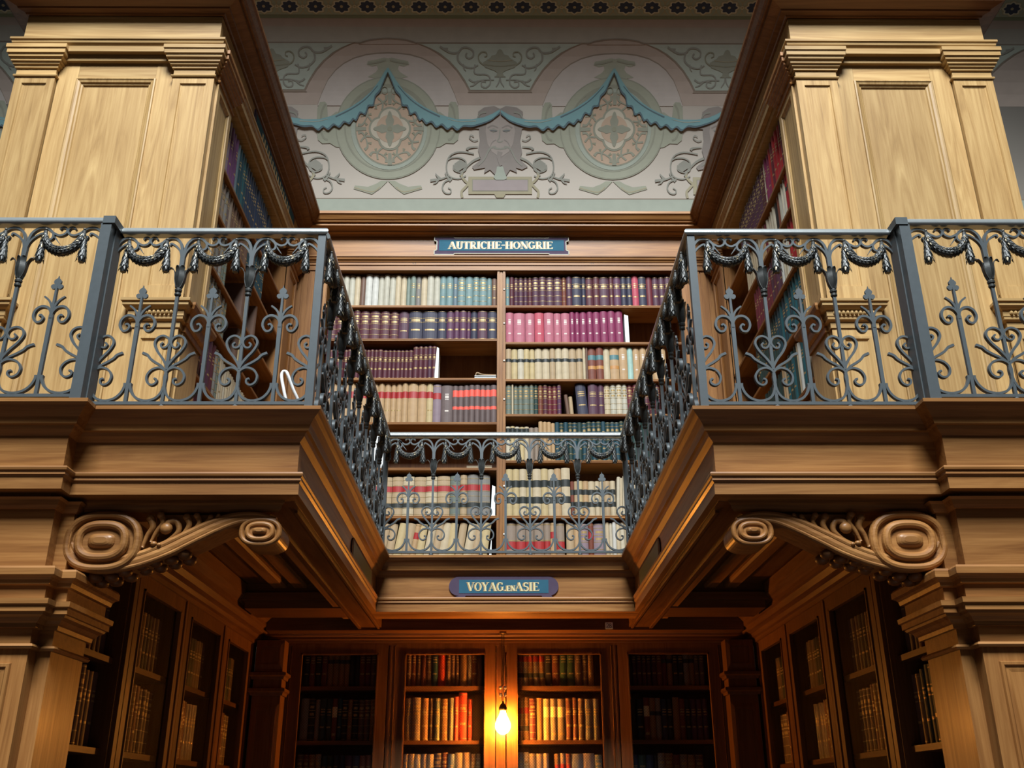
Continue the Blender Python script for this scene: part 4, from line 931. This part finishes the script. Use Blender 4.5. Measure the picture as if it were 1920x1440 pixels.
WORD = dict(oxblood='oxblood red', bluegrey='blue-grey', greygreen='grey-green', darkgreen='dark green', darkteal='dark teal', petrol='petrol green', darkblue='dark blue', redbrown='red-brown', calf='calf brown', dust='dusty brown', taupe='taupe grey', mauve='greyish mauve', vellum='vellum', mint='mint green', navy='navy')
def bm(col): return plain('book_'+col, tuple(.90*c*(1-.35*max(CL[col])) for c in CL[col]), .55, 0, .22, 18, spec=.35)
PAGES = plain('book_pages', (.60,.53,.40), .85, 0, .1, 60)
GOLD = plain('gilt_tooling', (.33,.235,.10), .42, .35, .15, 60)
TITLEW = plain('pale_title', (.50,.45,.40), .5, 0, .05)
LRED = plain('red_title_label', (.30,.022,.022), .45, 0, .15); LBLK = plain('black_title_label', (.025,.030,.028), .42, 0, .15); LORG = plain('orange_paper_label', (.70,.10,.07), .6, 0, .05); LGRN = plain('green_title_label', (.03,.075,.07), .45, 0, .15); LTEAL = plain('teal_title_label', (.05,.14,.15), .5, 0, .1); LOCH = plain('ochre_title_label', (.40,.19,.05), .5); LCRM = plain('cream_paper_label', (.62,.50,.28), .6)
STY = {
 'plain': [('c',0,1)],
 'title': [('c',0,.30),('t',.30,.335),('c',.335,.60),('t',.60,.62),('c',.62,.66),('t',.66,.70),('c',.70,.73),('t',.73,.75),('c',.75,1)],
 'gilt': [('c',0,.035),('g',.035,.05),('c',.05,.32),('t',.32,.37),('c',.37,.60),('g',.60,.615),('c',.615,.64),('t',.64,.70),('c',.70,.73),('g',.73,.745),('c',.745,.95),('g',.95,.965),('c',.965,1)],
 'bands': [('c',0,.03),('g',.03,.04),('c',.04,.17),('g',.178,.19),('c',.19,.35),('g',.358,.37),('c',.37,.53),('g',.538,.55),('t',.59,.65),('c',.67,.70),('g',.70,.72),('t',.76,.82),('g',.878,.89),('c',.89,.97),('g',.97,.98),('c',.98,1)],
 'red': [('c',0,.62),('A',.62,.78),('c',.78,.95),('g',.95,.96),('c',.96,1)],
 'redt': [('c',0,.30),('t',.30,.33),('c',.33,.62),('A',.62,.78),('c',.78,1)],
 'redblk': [('c',0,.05),('g',.05,.06),('c',.06,.20),('g',.20,.21),('B',.22,.33),('g',.34,.35),('c',.35,.48),('g',.48,.49),('c',.49,.60),('g',.60,.61),('A',.62,.76),('g',.77,.78),('c',.78,.90),('g',.90,.91),('c',.91,1)],
 'blk': [('c',0,.58),('B',.58,.68),('c',.68,1)],
 'blk2': [('c',0,.27),('B',.27,.41),('c',.41,.61),('B',.61,.76),('c',.76,1)],
 'blktop': [('c',0,.76),('B',.76,.95),('c',.95,1)],
 'org2': [('c',0,.36),('O',.36,.44),('c',.44,.70),('O',.70,.88),('c',.88,1)],
 'tealbl': [('c',0,.34),('K',.34,.44),('c',.44,.62),('T',.62,.76),('c',.76,1)],
 'tlabel': [('c',0,.12),('t',.12,.18),('c',.18,.55),('P',.55,.80),('c',.80,1)],
 'redlow': [('c',0,.05),('g',.05,.07),('c',.07,.18),('A',.36,.55),('g',.56,.58),('c',.58,.95),('g',.95,.97),('c',.97,1)],
 'pw': [('c',0,.30),('w',.30,.34),('c',.34,.62),('w',.62,.64),('c',.64,.66),('w',.66,.73),('c',.73,.75),('w',.75,.78),('c',.78,1)],
}
def book_mesh(w, h, d, col, sty):
    mb = MB(); segs = []
    z = 0
    for kd, a, b in STY[sty]:
        if a > z+1e-6: segs.append(('c', z, a))
        segs.append((kd, a, b)); z = b
    if z < 1: segs.append(('c', z, 1))
    mi = {'c':0,'g':2,'t':0,'A':3,'B':4,'O':5,'T':6,'K':7,'P':8,'w':0}
    n = 6; bul = min(.012, w*.30)
    for kd, a, b in segs:
        o = .0012 if kd in 'g' else (.0004 if kd in 'ABOTKP' else 0)
        vs = []
        for zz in (a*h, b*h):
            for i in range(n+1):
                f = i/n*2-1; vs.append((f*w*.485, bul*(f*f)-o, zz))
        for i in range(n):
            mm = mi[kd]
            if kd == 't' and 1 <= i <= n-2: mm = 2
            if kd == 'w' and 2 <= i <= n-3: mm = 9
            mb.add([vs[i], vs[i+1], vs[n+2+i], vs[n+1+i]], [(0,1,2,3)], mm)
        if o: 
            pass
    x0, x1 = -w*.485, w*.485
    mb.add([(x0,bul,0),(x0,d,0),(x0,d,h),(x0,bul,h)], [(0,1,2,3)], 0); mb.add([(x1,bul,0),(x1,d,0),(x1,d,h),(x1,bul,h)], [(0,1,2,3)], 0)
    mb.add([(x0,d,0),(x1,d,0),(x1,d,h),(x0,d,h)], [(0,1,2,3)], 1)
    for zz in (0, h):
        mb.add([(x0,bul,zz)]+[((i/n*2-1)*w*.485, bul*((i/n*2-1)**2), zz) for i in range(1, n)]+[(x1,bul,zz),(x1,d,zz),(x0,d,zz)], [tuple(range(n+3))], 0)
    return mb
BOOKS = []   # (size in the picture, builder data)
def camdist(p):
    return max(.5, p[1]*math.cos(PITCH)+p[2]*math.sin(PITCH))
def put(loc, rot, w, h, d, col, sty, tilt, label, group, side=False):
    face = w*h*(1.0 if not side else .45)/camdist(loc)**2
    BOOKS.append((face, loc, rot, w, h, d, col, sty, tilt, label, group))
ORD = ['', 'first','second','third','fourth','fifth','sixth','seventh','eighth','ninth','tenth','eleventh','twelfth','thirteenth','fourteenth','fifteenth','sixteenth','seventeenth','eighteenth','nineteenth','twentieth','twenty-first','twenty-second','twenty-third','twenty-fourth','twenty-fifth','twenty-sixth','twenty-seventh','twenty-eighth','twenty-ninth','thirtieth']+['thirty-%s' % q for q in ('first','second','third','fourth','fifth','sixth','seventh','eighth','ninth')]+['fortieth']+['forty-%s' % q for q in ('first','second','third','fourth','fifth','sixth','seventh','eighth','ninth')]
WSTY = dict(plain='plain', title='gilt-titled', gilt='gilt-tooled', bands='ribbed', red='red-labelled', redt='red-labelled', redblk='red-and-black-labelled', blk='black-labelled', blk2='double-black-labelled', blktop='dark-topped', org2='orange-labelled', tealbl='teal-labelled', tlabel='paper-labelled', redlow='red-labelled', pw='white-lettered')
def parse(spec):
    # "colour style width height[ tilt] *n" items split by ';'
    out = []
    for it in spec.split(';'):
        q = it.split()
        if not q: continue
        n = 1
        if q[-1].startswith('*'): n = int(q.pop()[1:])
        col, sty, w, h = q[0], q[1], float(q[2]), float(q[3]); t = float(q[4]) if len(q) > 4 else 0
        for _ in range(n): out.append((col, sty, w, h, t))
    return out
def back_row(x, z, spec, where, d_=1, anchor='centre upright', y=8.372, unit=.001, dep=.22, hmax=.5, group=None, rowgroup=None, lim=None, cap=None):
    top = min([q for q in (cap or [])+() if q > z+.1] or [9]) if False else min([q-.03 for q in (cap or ()) if q > z+.1] or [4.71 if cap else 9])
    # books laid from x in direction d_, widths in mm, heights in cm
    k = 0; rnd = random.Random(int((x+9)*1000+z*100))
    for col, sty, w, h, t in parse(spec):
        w = w*unit
        if col == 'gap': x += d_*w; continue
        k += 1; hh = min(h*.01*(1+rnd.uniform(-.008, .008)), top-z-.004-rnd.uniform(0, .004)); ww = w*rnd.uniform(.95, 1.03) if t == 0 else w
        xc = x+d_*ww/2
        if lim is not None and (xc+d_*ww/2-lim)*d_ > 0: break
        lean = math.radians(t)
        lab = '%s %s book, %s from %s, %s' % (WORD.get(col, col), WSTY[sty], ORD[k], anchor, where)
        put((xc, y+rnd.uniform(-.004, .010), z), 0, ww, hh, dep, col, sty, lean, lab, group)
        x += d_*(ww+.0006)
def side_row(s, y, z, spec, where, x=2.012, dep=.22, ymax=7.88, group=None, anchor='front', below=.5):
    k = 0; rnd = random.Random(int(y*1000+z*100+s*7))
    for col, sty, w, h, t in parse(spec):
        w = w*.001
        if col == 'gap': y += w; continue
        k += 1; hh = h*.01*(1+rnd.uniform(-.01, .01)); ww = w*rnd.uniform(.93, 1.05)
        if y+ww > ymax: break
        lab = '%s %s book, %s from %s, %s' % (WORD.get(col, col), WSTY[sty], ORD[k], anchor, where)
        put((s*(x+rnd.uniform(0, .008)), y+ww/2, z), (-PI/2 if s > 0 else PI/2), ww, hh, dep, col, sty, math.radians(t)*s, lab, group, True)
        y += ww+.001
# --- gallery back case, left half (listed from the centre upright outwards)
G = 'books in the gallery bookcase under the mural'
XL, XR = XM-.042, XM+.042
def L(z, spec, where): back_row(XL, z, spec, where+' left-half shelf of gallery rear case', -1, 'centre upright', cap=LZ, group=G, lim=-1.69)
def R(z, spec, where): back_row(XR, z, spec, where+' right-half shelf of gallery rear case', 1, 'centre upright', cap=RZ, group=G, lim=1.67)
L(4.351, 'brown title 50 31;teal title 47 31;teal bands 70 32.5;teal bands 60 32;teal title 72 32.5;teal bands 70 32.5;bluegrey title 46 32;teal title 68 33;teal title 60 33;ivory plain 56 33.5;ivory plain 66 34;cream plain 58 33;grey title 52 33;sage title 52 33.5;sage plain 40 33.5;cream plain 54 33.5;cream plain 52 34;ivory plain 54 34;ivory plain 52 34;ivory plain 55 34;white plain 60 34;white plain 66 34.5;brown plain 50 33;cream plain 55 33;ivory plain 55 34 *8', 'top')
L(4.001, 'navy gilt 88 34;plum gilt 98 33.5;navy gilt 66 33;purple gilt 38 33.5;purple gilt 70 33.5;purple gilt 50 33.5;purple gilt 72 33.5;navy gilt 86 33;navy gilt 138 33.5;navy gilt 128 34;plum title 98 33.5;maroon bands 82 33;maroon bands 90 33.5;maroon bands 98 34;maroon bands 88 34;maroon bands 64 34;maroon bands 80 34 *4', 'second')
L(3.601, 'gap x 560 0;maroon gilt 42 33.5;plum gilt 38 33.5;maroon gilt 46 33.5;maroon gilt 42 33.5;maroon gilt 50 33.5;maroon gilt 42 29.5;maroon gilt 40 29.5;maroon gilt 32 29;maroon gilt 44 29.5;maroon gilt 36 29.5;maroon gilt 38 29.5;maroon gilt 46 29.5;maroon gilt 46 30;maroon gilt 36 30;maroon gilt 36 30;maroon gilt 34 30 *16', 'third')
L(3.169, 'taupe org2 56 37.5;taupe org2 48 37.5;taupe org2 46 37.5;taupe org2 50 37.5;taupe org2 50 37;taupe org2 50 37;taupe org2 50 36.5;taupe org2 50 36.5;taupe pw 102 37;mauve red 74 38;yellow redt 56 39.5;tan red 78 40;tan red 90 40;tan red 56 40;tan redt 54 40;tan redt 48 40;tan redt 58 40.5;tan red 54 40.5 *12', 'fourth')
L(2.736, 'gap x 960 0;gap x 45 0;black plain 95 30;grey plain 75 29;grey plain 60 29;brown plain 70 30 *3', 'fifth')
L(2.301, 'gap x 55 0;grey redblk 105 38.5;grey redblk 98 38;buff redblk 60 37.5;greygreen redblk 92 37;buff redblk 112 36.5;cream redblk 100 36;buff redblk 100 36;cream redblk 96 36;buff redblk 96 36;buff redblk 110 36;cream redblk 90 36 *4', 'sixth')
L(1.881, 'gap x 90 0;yellow plain 74 36.5 8;buff plain 62 36 9;cream plain 70 36 10;buff plain 66 36 8;yellow plain 70 36 6;cream plain 70 36 9;buff plain 66 36 10;cream plain 66 36 10;yellow plain 64 35.5 8;tan red 50 35.5 9;buff plain 72 36 10;yellow plain 70 36 10;buff plain 66 36 8 *5', 'bottom')
R(4.351, 'teal title 36 32.5;maroon title 42 32;plum bands 42 32;plum bands 50 32;plum bands 42 32;maroon bands 42 32;plum bands 64 32.5;plum bands 66 32.5;plum bands 74 32.5;plum bands 78 33;redbrown bands 42 32.5;plum title 56 33;navy gilt 92 33;navy gilt 42 33;maroon gilt 72 32.5;maroon gilt 60 33;plum gilt 90 33;maroon gilt 46 33;purple gilt 70 33;navy gilt 54 33;navy gilt 54 33;rose title 64 33.5;navy gilt 74 33;oxblood plain 60 33;plum gilt 60 33 *3', 'top')
R(3.966, 'pink pw 74 32;pink pw 106 32;pink pw 92 32;rose pw 90 32;pink pw 92 32;pink pw 72 32;pink pw 82 32;magenta pw 50 33;magenta pw 46 33;magenta pw 68 33;magenta pw 58 33;magenta pw 66 33;magenta pw 72 33.5;magenta pw 72 34;magenta pw 72 34.5', 'second')
R(3.591, 'buff blk 54 31.5;yellow blk 58 31.5;vellum blk 56 31.5;yellow blk 50 31.5;yellow blk 52 31.5;cream blk 66 32.5;cream blk 68 32.5;buff blk 52 32.5;cream blk 60 32.5;cream blk 68 32.5;buff blk 70 32.5;buff blk 60 32.5;cream plain 26 34;brown plain 22 33;redbrown tealbl 76 33.5;redbrown tealbl 72 33.5;cream plain 58 35.5;tan tealbl 88 34;tan pw 78 34.5;mint plain 50 35;tan pw 66 35;tan pw 60 35 *4', 'third')
R(3.246, 'greygreen bands 52 30;cream plain 16 30;greygreen bands 42 30;greygreen bands 44 30;greygreen bands 56 30;greygreen bands 42 30;darkgreen bands 40 30;redbrown bands 42 29.5;maroon bands 44 29.5;oxblood bands 42 29.5;oxblood bands 44 29.5;purple bands 36 29.5;gap x 46 0;brown plain 32 20 -6;buff plain 34 18 -4;gap x 36 0;navy title 96 31 -4;plum title 92 30.5;plum title 60 30.5;cream bands 56 32;ivory bands 54 32;vellum bands 56 32;ivory bands 48 32;oxblood bands 50 32;oxblood bands 50 32;maroon bands 50 32 *4', 'fourth')
R(2.806, 'vellum blktop 40 33;yellow blktop 40 33;vellum blktop 42 33;yellow blktop 42 33;cream blktop 44 33;dust plain 44 32;dust plain 40 32;tan blk 38 37.5;tan blk 38 37.5;tan blk 38 37.5;tan blk 34 36;darkteal title 40 37;darkgreen bands 38 37;darkteal title 40 37;darkgreen bands 40 37;darkteal bands 42 37;darkgreen title 44 37;darkteal bands 42 37;darkgreen bands 44 37.5;darkteal bands 42 37.5;darkgreen bands 44 37.5;darkteal title 40 37.5;darkgreen bands 42 37.5;darkteal bands 40 37.5;darkteal bands 42 37.5;darkgreen bands 38 38;darkteal title 34 41;darkteal bands 44 37.5;darkgreen plain 44 37 *4', 'fifth')
R(2.301, 'yellow blk2 62 43;yellow blk2 58 43;cream blk2 60 43;yellow blk2 58 43;cream blk2 74 43.5;yellow blk2 60 43.5;cream blk2 56 43.5;tan blk2 60 43.5;cream blk2 80 44;redbrown blk2 34 32;buff blk2 36 32;yellow blk2 40 32.5;tan blk2 50 32;cream blk2 54 32;cream blk2 44 32;cream blk2 40 32;buff blk2 52 32.5;cream blk2 44 32.5;vellum plain 30 36 3;cream plain 26 35 2;vellum plain 30 36.5 2;cream plain 24 35;vellum plain 30 36 -2;cream blk2 50 33;cream blk2 44 33 *6', 'sixth')
R(1.881, 'dust redlow 90 36;dust redlow 88 36;dust redlow 70 36;dust redlow 84 36;dust redlow 56 36;tan red 50 36;dust redlow 72 36;gap x 14 0;buff plain 66 36;tan plain 52 35;mauve bands 72 35;redbrown red 46 35.5;mauve bands 100 36;cream plain 34 37;vellum plain 26 36;white plain 34 37;cream plain 36 36;vellum plain 40 37;cream plain 34 36 *6', 'bottom')
# --- gallery side cases
GL = 'books in the left gallery bookcase'; GR = 'books in the right gallery bookcase'
def SL(z, spec, where): side_row(-1, 5.83, z, spec, where+' shelf of left gallery case', group=GL, anchor='front')
def SR(z, spec, where): side_row(1, 5.83, z, spec, where+' shelf of right gallery case', group=GR, anchor='front')
SL(4.161, 'mauve title 60 46;taupe title 62 46;mauve title 62 46;violet title 66 46;violet plain 66 46;violet title 66 46;bluegrey plain 58 46;darkteal title 60 46;darkteal plain 60 47;petrol title 62 47;darkteal title 60 47;darkblue title 62 47 *14', 'top')
SL(3.791, 'grey gilt 60 32.5;taupe gilt 60 33;grey title 60 33;dust gilt 62 33;grey gilt 60 33;taupe title 60 33;dust plain 60 33;brown title 60 33 *8;darkteal title 60 33 *9', 'second')
SL(3.386, 'grey gilt 56 36;dust bands 56 36;grey bands 56 36;grey bands 56 36;taupe bands 52 36;grey bands 54 36;greygreen bands 56 36;greygreen bands 52 35;gap x 480 0;brown plain 60 33;cream plain 20 34;gap x 300 0;brown plain 40 33', 'third')
SL(3.021, 'greygreen bands 56 32;grey bands 56 32;greygreen bands 54 32;grey bands 56 32;greygreen bands 54 32;grey bands 56 32;grey bands 56 32;dust bands 54 31;grey bands 56 31;greygreen bands 54 31;gap x 360 0;brown plain 60 30;yellow plain 24 32', 'fourth')
SL(2.566, 'magenta title 78 38;maroon title 78 38;maroon title 78 38;maroon title 76 38;plum title 74 37;maroon title 70 37;grey bands 56 36;greygreen bands 56 36;cream plain 50 35;vellum title 54 35;cream plain 52 35;vellum plain 52 35;cream title 52 34;cream plain 50 34 *10', 'fifth')
SL(2.101, 'maroon title 70 38;magenta title 70 38;maroon title 70 38;plum title 70 37;cream plain 60 36;vellum plain 60 36;cream plain 50 36 *18', 'sixth')
SR(4.216, 'vellum bands 60 44;cream bands 56 43;oxblood title 60 43;red title 66 43;red title 66 43;red title 66 43;oxblood title 66 43;red plain 66 42;magenta title 60 41;magenta title 60 41;vellum title 30 40;maroon bands 60 40;maroon bands 60 40;plum bands 60 40 *12', 'top')
SR(3.866, 'red blk 50 32;red blk 50 32;red blk 50 32;red blk 54 32;vellum plain 30 30;white plain 26 31 5;vellum plain 30 30;white plain 30 31 6;ivory plain 60 29;redbrown plain 60 29;black plain 60 28;vellum plain 60 28 *4;oxblood plain 60 28;tan plain 50 30 *3;cream plain 60 30 *8', 'second')
SR(3.436, 'red title 70 39;red plain 70 39;red title 70 39;red title 70 39;vellum plain 30 36;white plain 30 35;vellum plain 40 36;cream plain 30 34;vellum plain 50 33;white plain 50 33;plum title 70 36;plum title 70 35;maroon title 70 36;plum title 70 36;oxblood title 60 36 *8', 'third')
SR(3.011, 'black plain 60 38;petrol title 60 38;petrol title 60 39;petrol title 64 39;petrol title 60 39;petrol plain 60 39;darkteal title 80 39;petrol title 80 39;darkteal title 80 38;petrol plain 70 38;darkteal title 70 38;darkteal title 70 38;darkgreen title 60 38 *10', 'fourth')
SR(2.546, 'mint plain 60 40;white plain 60 42;vellum plain 50 40;petrol title 80 40;petrol title 60 40;white plain 50 38;cream plain 50 40;darkgreen plain 60 40;petrol title 70 39;darkgreen title 70 39;petrol title 70 38;buff plain 50 37;tan plain 50 37;darkgreen plain 60 37 *8', 'fifth')
SR(2.081, 'cream plain 50 40;vellum plain 50 40;tan blk 60 38;white plain 50 40;tan blk 60 37;vellum plain 50 39;buff blk 60 38;redbrown blk 60 37;cream plain 50 38 *6;tan plain 50 36 *4;petrol plain 60 36 *6', 'sixth')
# --- lower back case
def LB(i, z, spec, where):
    x0, x1 = ((-1.63, -1.02), (-.80, -.165), (.10, .775), (.985, 1.63))[i]
    dn = ('leftmost door', 'left lamplit door', 'right lamplit door', 'rightmost door')[i]
    back_row(x0, z, spec, '%s row, %s, lower rear case' % (where, dn), 1, 'left', y=8.275, group='books behind the netted doors of the lower rear case', lim=x1+.02)
LB(0, .869, 'black title 48 31;redbrown title 44 30;black title 52 31;redbrown title 46 31;calf blk 44 31 *4;black plain 40 31 *2;redbrown title 46 31;oxblood title 48 31;brown title 46 31;black title 46 31;brown bands 46 31 *2', 'top')
LB(0, .459, 'dust plain 62 32;black bands 50 32;dust plain 36 31;darkgreen title 50 32;darkgreen title 46 32;redbrown tlabel 40 32;darkteal title 40 32;black bands 44 31;calf gilt 36 31;black bands 50 31;brown bands 48 31;brown bands 46 31;calf bands 46 31;dust bands 40 31', 'middle')
LB(0, .031, 'brown bands 46 33;redbrown bands 46 33;calf bands 46 33;dust bands 46 33;darkteal title 46 32;darkgreen title 48 32;darkblue title 46 32;darkblue plain 46 32;plum title 60 32;navy title 60 32;redbrown title 46 32 *4', 'lower')
LB(1, .869, 'brown title 36 31;redbrown title 40 31;brown title 40 31;redbrown plain 40 31;brown bands 46 31;darkteal title 50 31;scarlet plain 60 31;brown bands 40 31;brown title 34 31;brown title 36 31;calf plain 60 31;dust plain 36 31;redbrown title 48 31;brown plain 40 31', 'top')
LB(1, .459, 'dust bands 56 32;dust bands 66 32.5;calf gilt 60 32;brown gilt 46 32;greygreen gilt 46 32;calf bands 68 31.5;grey title 42 32;scarlet title 38 33;scarlet gilt 70 36;scarlet gilt 40 31', 'middle')
LB(1, .031, 'dust bands 40 33;buff bands 50 33;cream gilt 50 33;dust title 46 33;buff title 50 33;navy bands 62 34;redbrown bands 50 34;bluegrey title 56 33;buff plain 62 34;tan plain 62 34;calf bands 40 33 *2', 'lower')
LB(2, .869, 'calf redblk 42 31;dust redblk 44 31;calf redblk 44 31;dust redblk 44 31;calf redblk 46 31;black title 56 31;redbrown title 62 31;green title 60 31;green title 60 31;brown title 56 31;brown bands 46 31;calf title 46 31', 'top')
LB(2, .459, 'calf redblk 44 32.5;calf redblk 46 32.5;oxblood bands 56 32;calf plain 56 32;buff tlabel 58 31.5;dust tlabel 56 31.5;dust tlabel 62 31.5;redbrown gilt 54 32;redbrown gilt 48 32;brown gilt 50 32;grey title 64 31;grey title 50 31', 'middle')
LB(2, .031, 'dust bands 44 34;cream bands 44 34;dust redlow 56 33;dust redlow 56 33;dust redlow 44 33;gap x 44 0;calf redblk 44 33;dust redblk 44 33;redbrown redblk 44 33;grey plain 90 33;dust plain 90 33;greygreen bands 60 32', 'lower')
LB(3, .869, 'black plain 40 31;maroon title 40 31 *5;redbrown title 44 31;oxblood blk 44 31;calf blk 44 31;black title 44 31 *2;dust blk 44 31;calf blk 44 31;brown title 40 31 *3', 'top')
LB(3, .459, 'black plain 60 31;black title 60 31;redbrown tlabel 46 32;calf blk 50 32;dust blk 46 32;darkblue title 46 31;black title 46 31;calf plain 50 32;redbrown title 46 31;black title 46 31;plum title 46 31 *3', 'middle')
LB(3, .031, 'darkblue title 56 32;darkgreen title 60 32;darkblue plain 62 32;black plain 30 32;dust bands 60 33;calf bands 60 33;redbrown title 56 32;dust bands 60 32;calf bands 60 32;brown bands 60 32', 'lower')
# --- lower side cases
def SB(s, i, z, spec, where):
    a, b, _ = SBAY[i]; dn = ('open front bay', 'nearest netted door', 'middle netted door', 'farthest netted door')[i]
    side_row(s, a+(.06 if i else .03), z, spec, '%s row, %s, lower %s case' % (where, dn, 'left' if s < 0 else 'right'), x=2.085, ymax=b-(.06 if i else .02), group='books in the lower %s bookcase' % ('left' if s < 0 else 'right'))
for s in (-1, 1):
    SB(s, 0, .706, 'black title 60 38;redbrown bands 60 38;brown bands 56 38;calf blk 60 38;redbrown bands 60 38;brown title 56 38 *4', 'top')
    SB(s, 0, .263, 'calf bands 52 38;calf gilt 58 38;calf bands 56 38;calf gilt 56 38;brown bands 58 38;brown title 56 36 *4' if s < 0 else 'redbrown bands 58 38;oxblood gilt 58 38;oxblood bands 60 38;darkgreen gilt 58 37;darkgreen title 56 37;darkgreen title 56 36;calf gilt 50 34;brown title 60 34 *3', 'middle')
    SB(s, 0, -.199, 'darkblue title 60 36;darkteal title 60 36;black title 60 36 *7' if s < 0 else 'oxblood title 60 36;black title 60 36;calf bands 56 34;brown title 60 34 *6', 'lower')
    for i in (1, 2, 3):
        c1 = ('calf redblk', 'brown bands', 'dust bands')[i-1]; c2 = ('calf gilt', 'redbrown bands', 'calf blk')[i-1]
        SB(s, i, .706, '%s 54 32 *4;%s 52 32 *3;black title 60 32 *2;%s 54 32 *6' % (c1, c2, 'brown title'), 'top')
        SB(s, i, .263, '%s 56 36 *3;%s 54 36 *4;redbrown title 56 36;%s 56 35 *6' % (c2, 'calf bands', 'brown bands' if i != 2 else 'dust title'), 'middle')
        SB(s, i, -.199, 'calf bands 56 36 *2;%s 56 36 *4;brown bands 58 36 *8' % ('darkteal title' if i == 1 else 'dust bands'), 'lower')

BOOKS.sort(key=lambda b: -b[0])
labs = set(); REST = MB(); RM = []
def bmats(col): return [bm(col), PAGES, GOLD, LRED, LBLK, LORG, LTEAL, LOCH, LCRM, TITLEW]
for n, (_, loc, rot, w, h, d, col, sty, tilt, label, group) in enumerate(BOOKS):
    mbk = book_mesh(w, h, d, col, sty)
    R_ = Matrix.Translation(loc) @ Matrix.Rotation(rot, 4, 'Z') @ Matrix.Rotation(tilt, 4, 'Y')
    lift = abs(math.sin(tilt))*w*.485
    if n < NBOOK:
        o = bpy.data.objects.new('book', mbk.mesh('book', bmats(col))); C.objects.link(o)
        o.location = (loc[0], loc[1], loc[2]+lift); o.rotation_euler = (0, tilt, rot)
        used = sorted(set(mbk.m))
        tag(o, label, 'book', group)
        if label in labs: print('DUP', label)
        labs.add(label)
    else:
        ms = bmats(col); idx = []
        for m in ms:
            if m not in RM: RM.append(m)
            idx.append(RM.index(m))
        b = len(REST.v)
        REST.v += [tuple(R_ @ Vector(v)+Vector((0,0,lift))) for v in mbk.v]; REST.f += [[b+i for i in f] for f in mbk.f]; REST.m += [idx[i] for i in mbk.m]
print('BOOKS', len(BOOKS))
tag(REST.build('shelved_books', RM, None, (0, 8.2, .3)), 'rows of dark leather books in the shadowed bookcases below the balcony and at shelf ends', 'books', None, 'stuff')

# --- loose sheets and dividers
SHEET = plain('white_card', (.66,.70,.70), .6, 0, .03)
def sheet(x0, x1, z0, h, y, dx, label, mat=SHEET, dep=.2):
    mb = MB(); mb.prism([(x0, z0), (x1, z0), (x1-.002+dx*.15, z0+h*.96), (x0+dx, z0+h)], 'y', y, y+dep)
    tag(mb.build('card_divider', mat, None, ((x0+x1)/2, y, z0)), label, 'card')
sheet(-.655, -.618, 3.601, .325, 8.37, .018, 'white card divider leaning at the end of the maroon books, third gallery shelf')
sheet(1.128, 1.166, 3.967, .30, 8.37, -.001, 'white card divider after the magenta books, second gallery shelf right')
sheet(-1.16, -1.085, 2.737, .31, 8.37, -.02, 'pale blue-white card beside dark books on the nearly empty fifth shelf')
sheet(-.128, -.088, 2.302, .28, 8.37, .012, 'white card against the centre upright on the sixth gallery shelf')
sheet(-.150, -.120, 1.882, .22, 8.37, .03, 'white card beside the centre upright on the bottom gallery shelf')
def paperstack(x0, x1, z, h, curl, label):
    t = thing('paper_stack', label, 'papers', ((x0+x1)/2, 8.45, z))
    mb = MB()
    for i in range(4):
        a = z+h*i/4+.001; b = z+h*(i+1)/4-.001
        mb.prism([(x0+.003*(i % 2), a), (x1, a), (x1, b), (x0+.006-.004*(i % 2), b)], 'y', 8.37+.004*(i % 3), 8.60)
    mb.build('sheets', SHEET if curl else PAGES, t)
    if curl:
        P = cr([Vector(p) for p in [(x0+.01, z+h), (x0+.022, z+h+.030), (x0+.05, z+h+.022), (x0+.09, z+h+.010), (x1, z+h+.006)]], 4)
        mb = MB(); mb.sweep([(p.x, 8.47, p.y) for p in P], (.0025, .10), nrm=(0,1,0)); mb.build('curled_cover', plain('manila_cover', (.40,.27,.15), .7), t)
paperstack(-.285, -.085, 3.601, .036, True, 'stack of white papers with curled brown cover on the third gallery shelf')
paperstack(-.345, -.225, 2.737, .024, False, 'thin stack of yellowed papers lying on the fifth gallery shelf, left pile')
paperstack(-.200, -.120, 2.737, .026, False, 'thin stack of yellowed papers lying on the fifth gallery shelf, right pile')
# green marker slip and ribbon ties
mb = MB(); mb.prism([(5.83,4.10),(5.85,4.19),(5.86,4.19),(5.845,4.10)], 'x', -2.03, -2.025); tag(mb.build('marker_slip', plain('green_slip', (.10,.55,.12), .5), None, (-2.03, 5.84, 4.1)), 'bright green paper marker hanging below the top shelf of the left gallery case', 'bookmark')
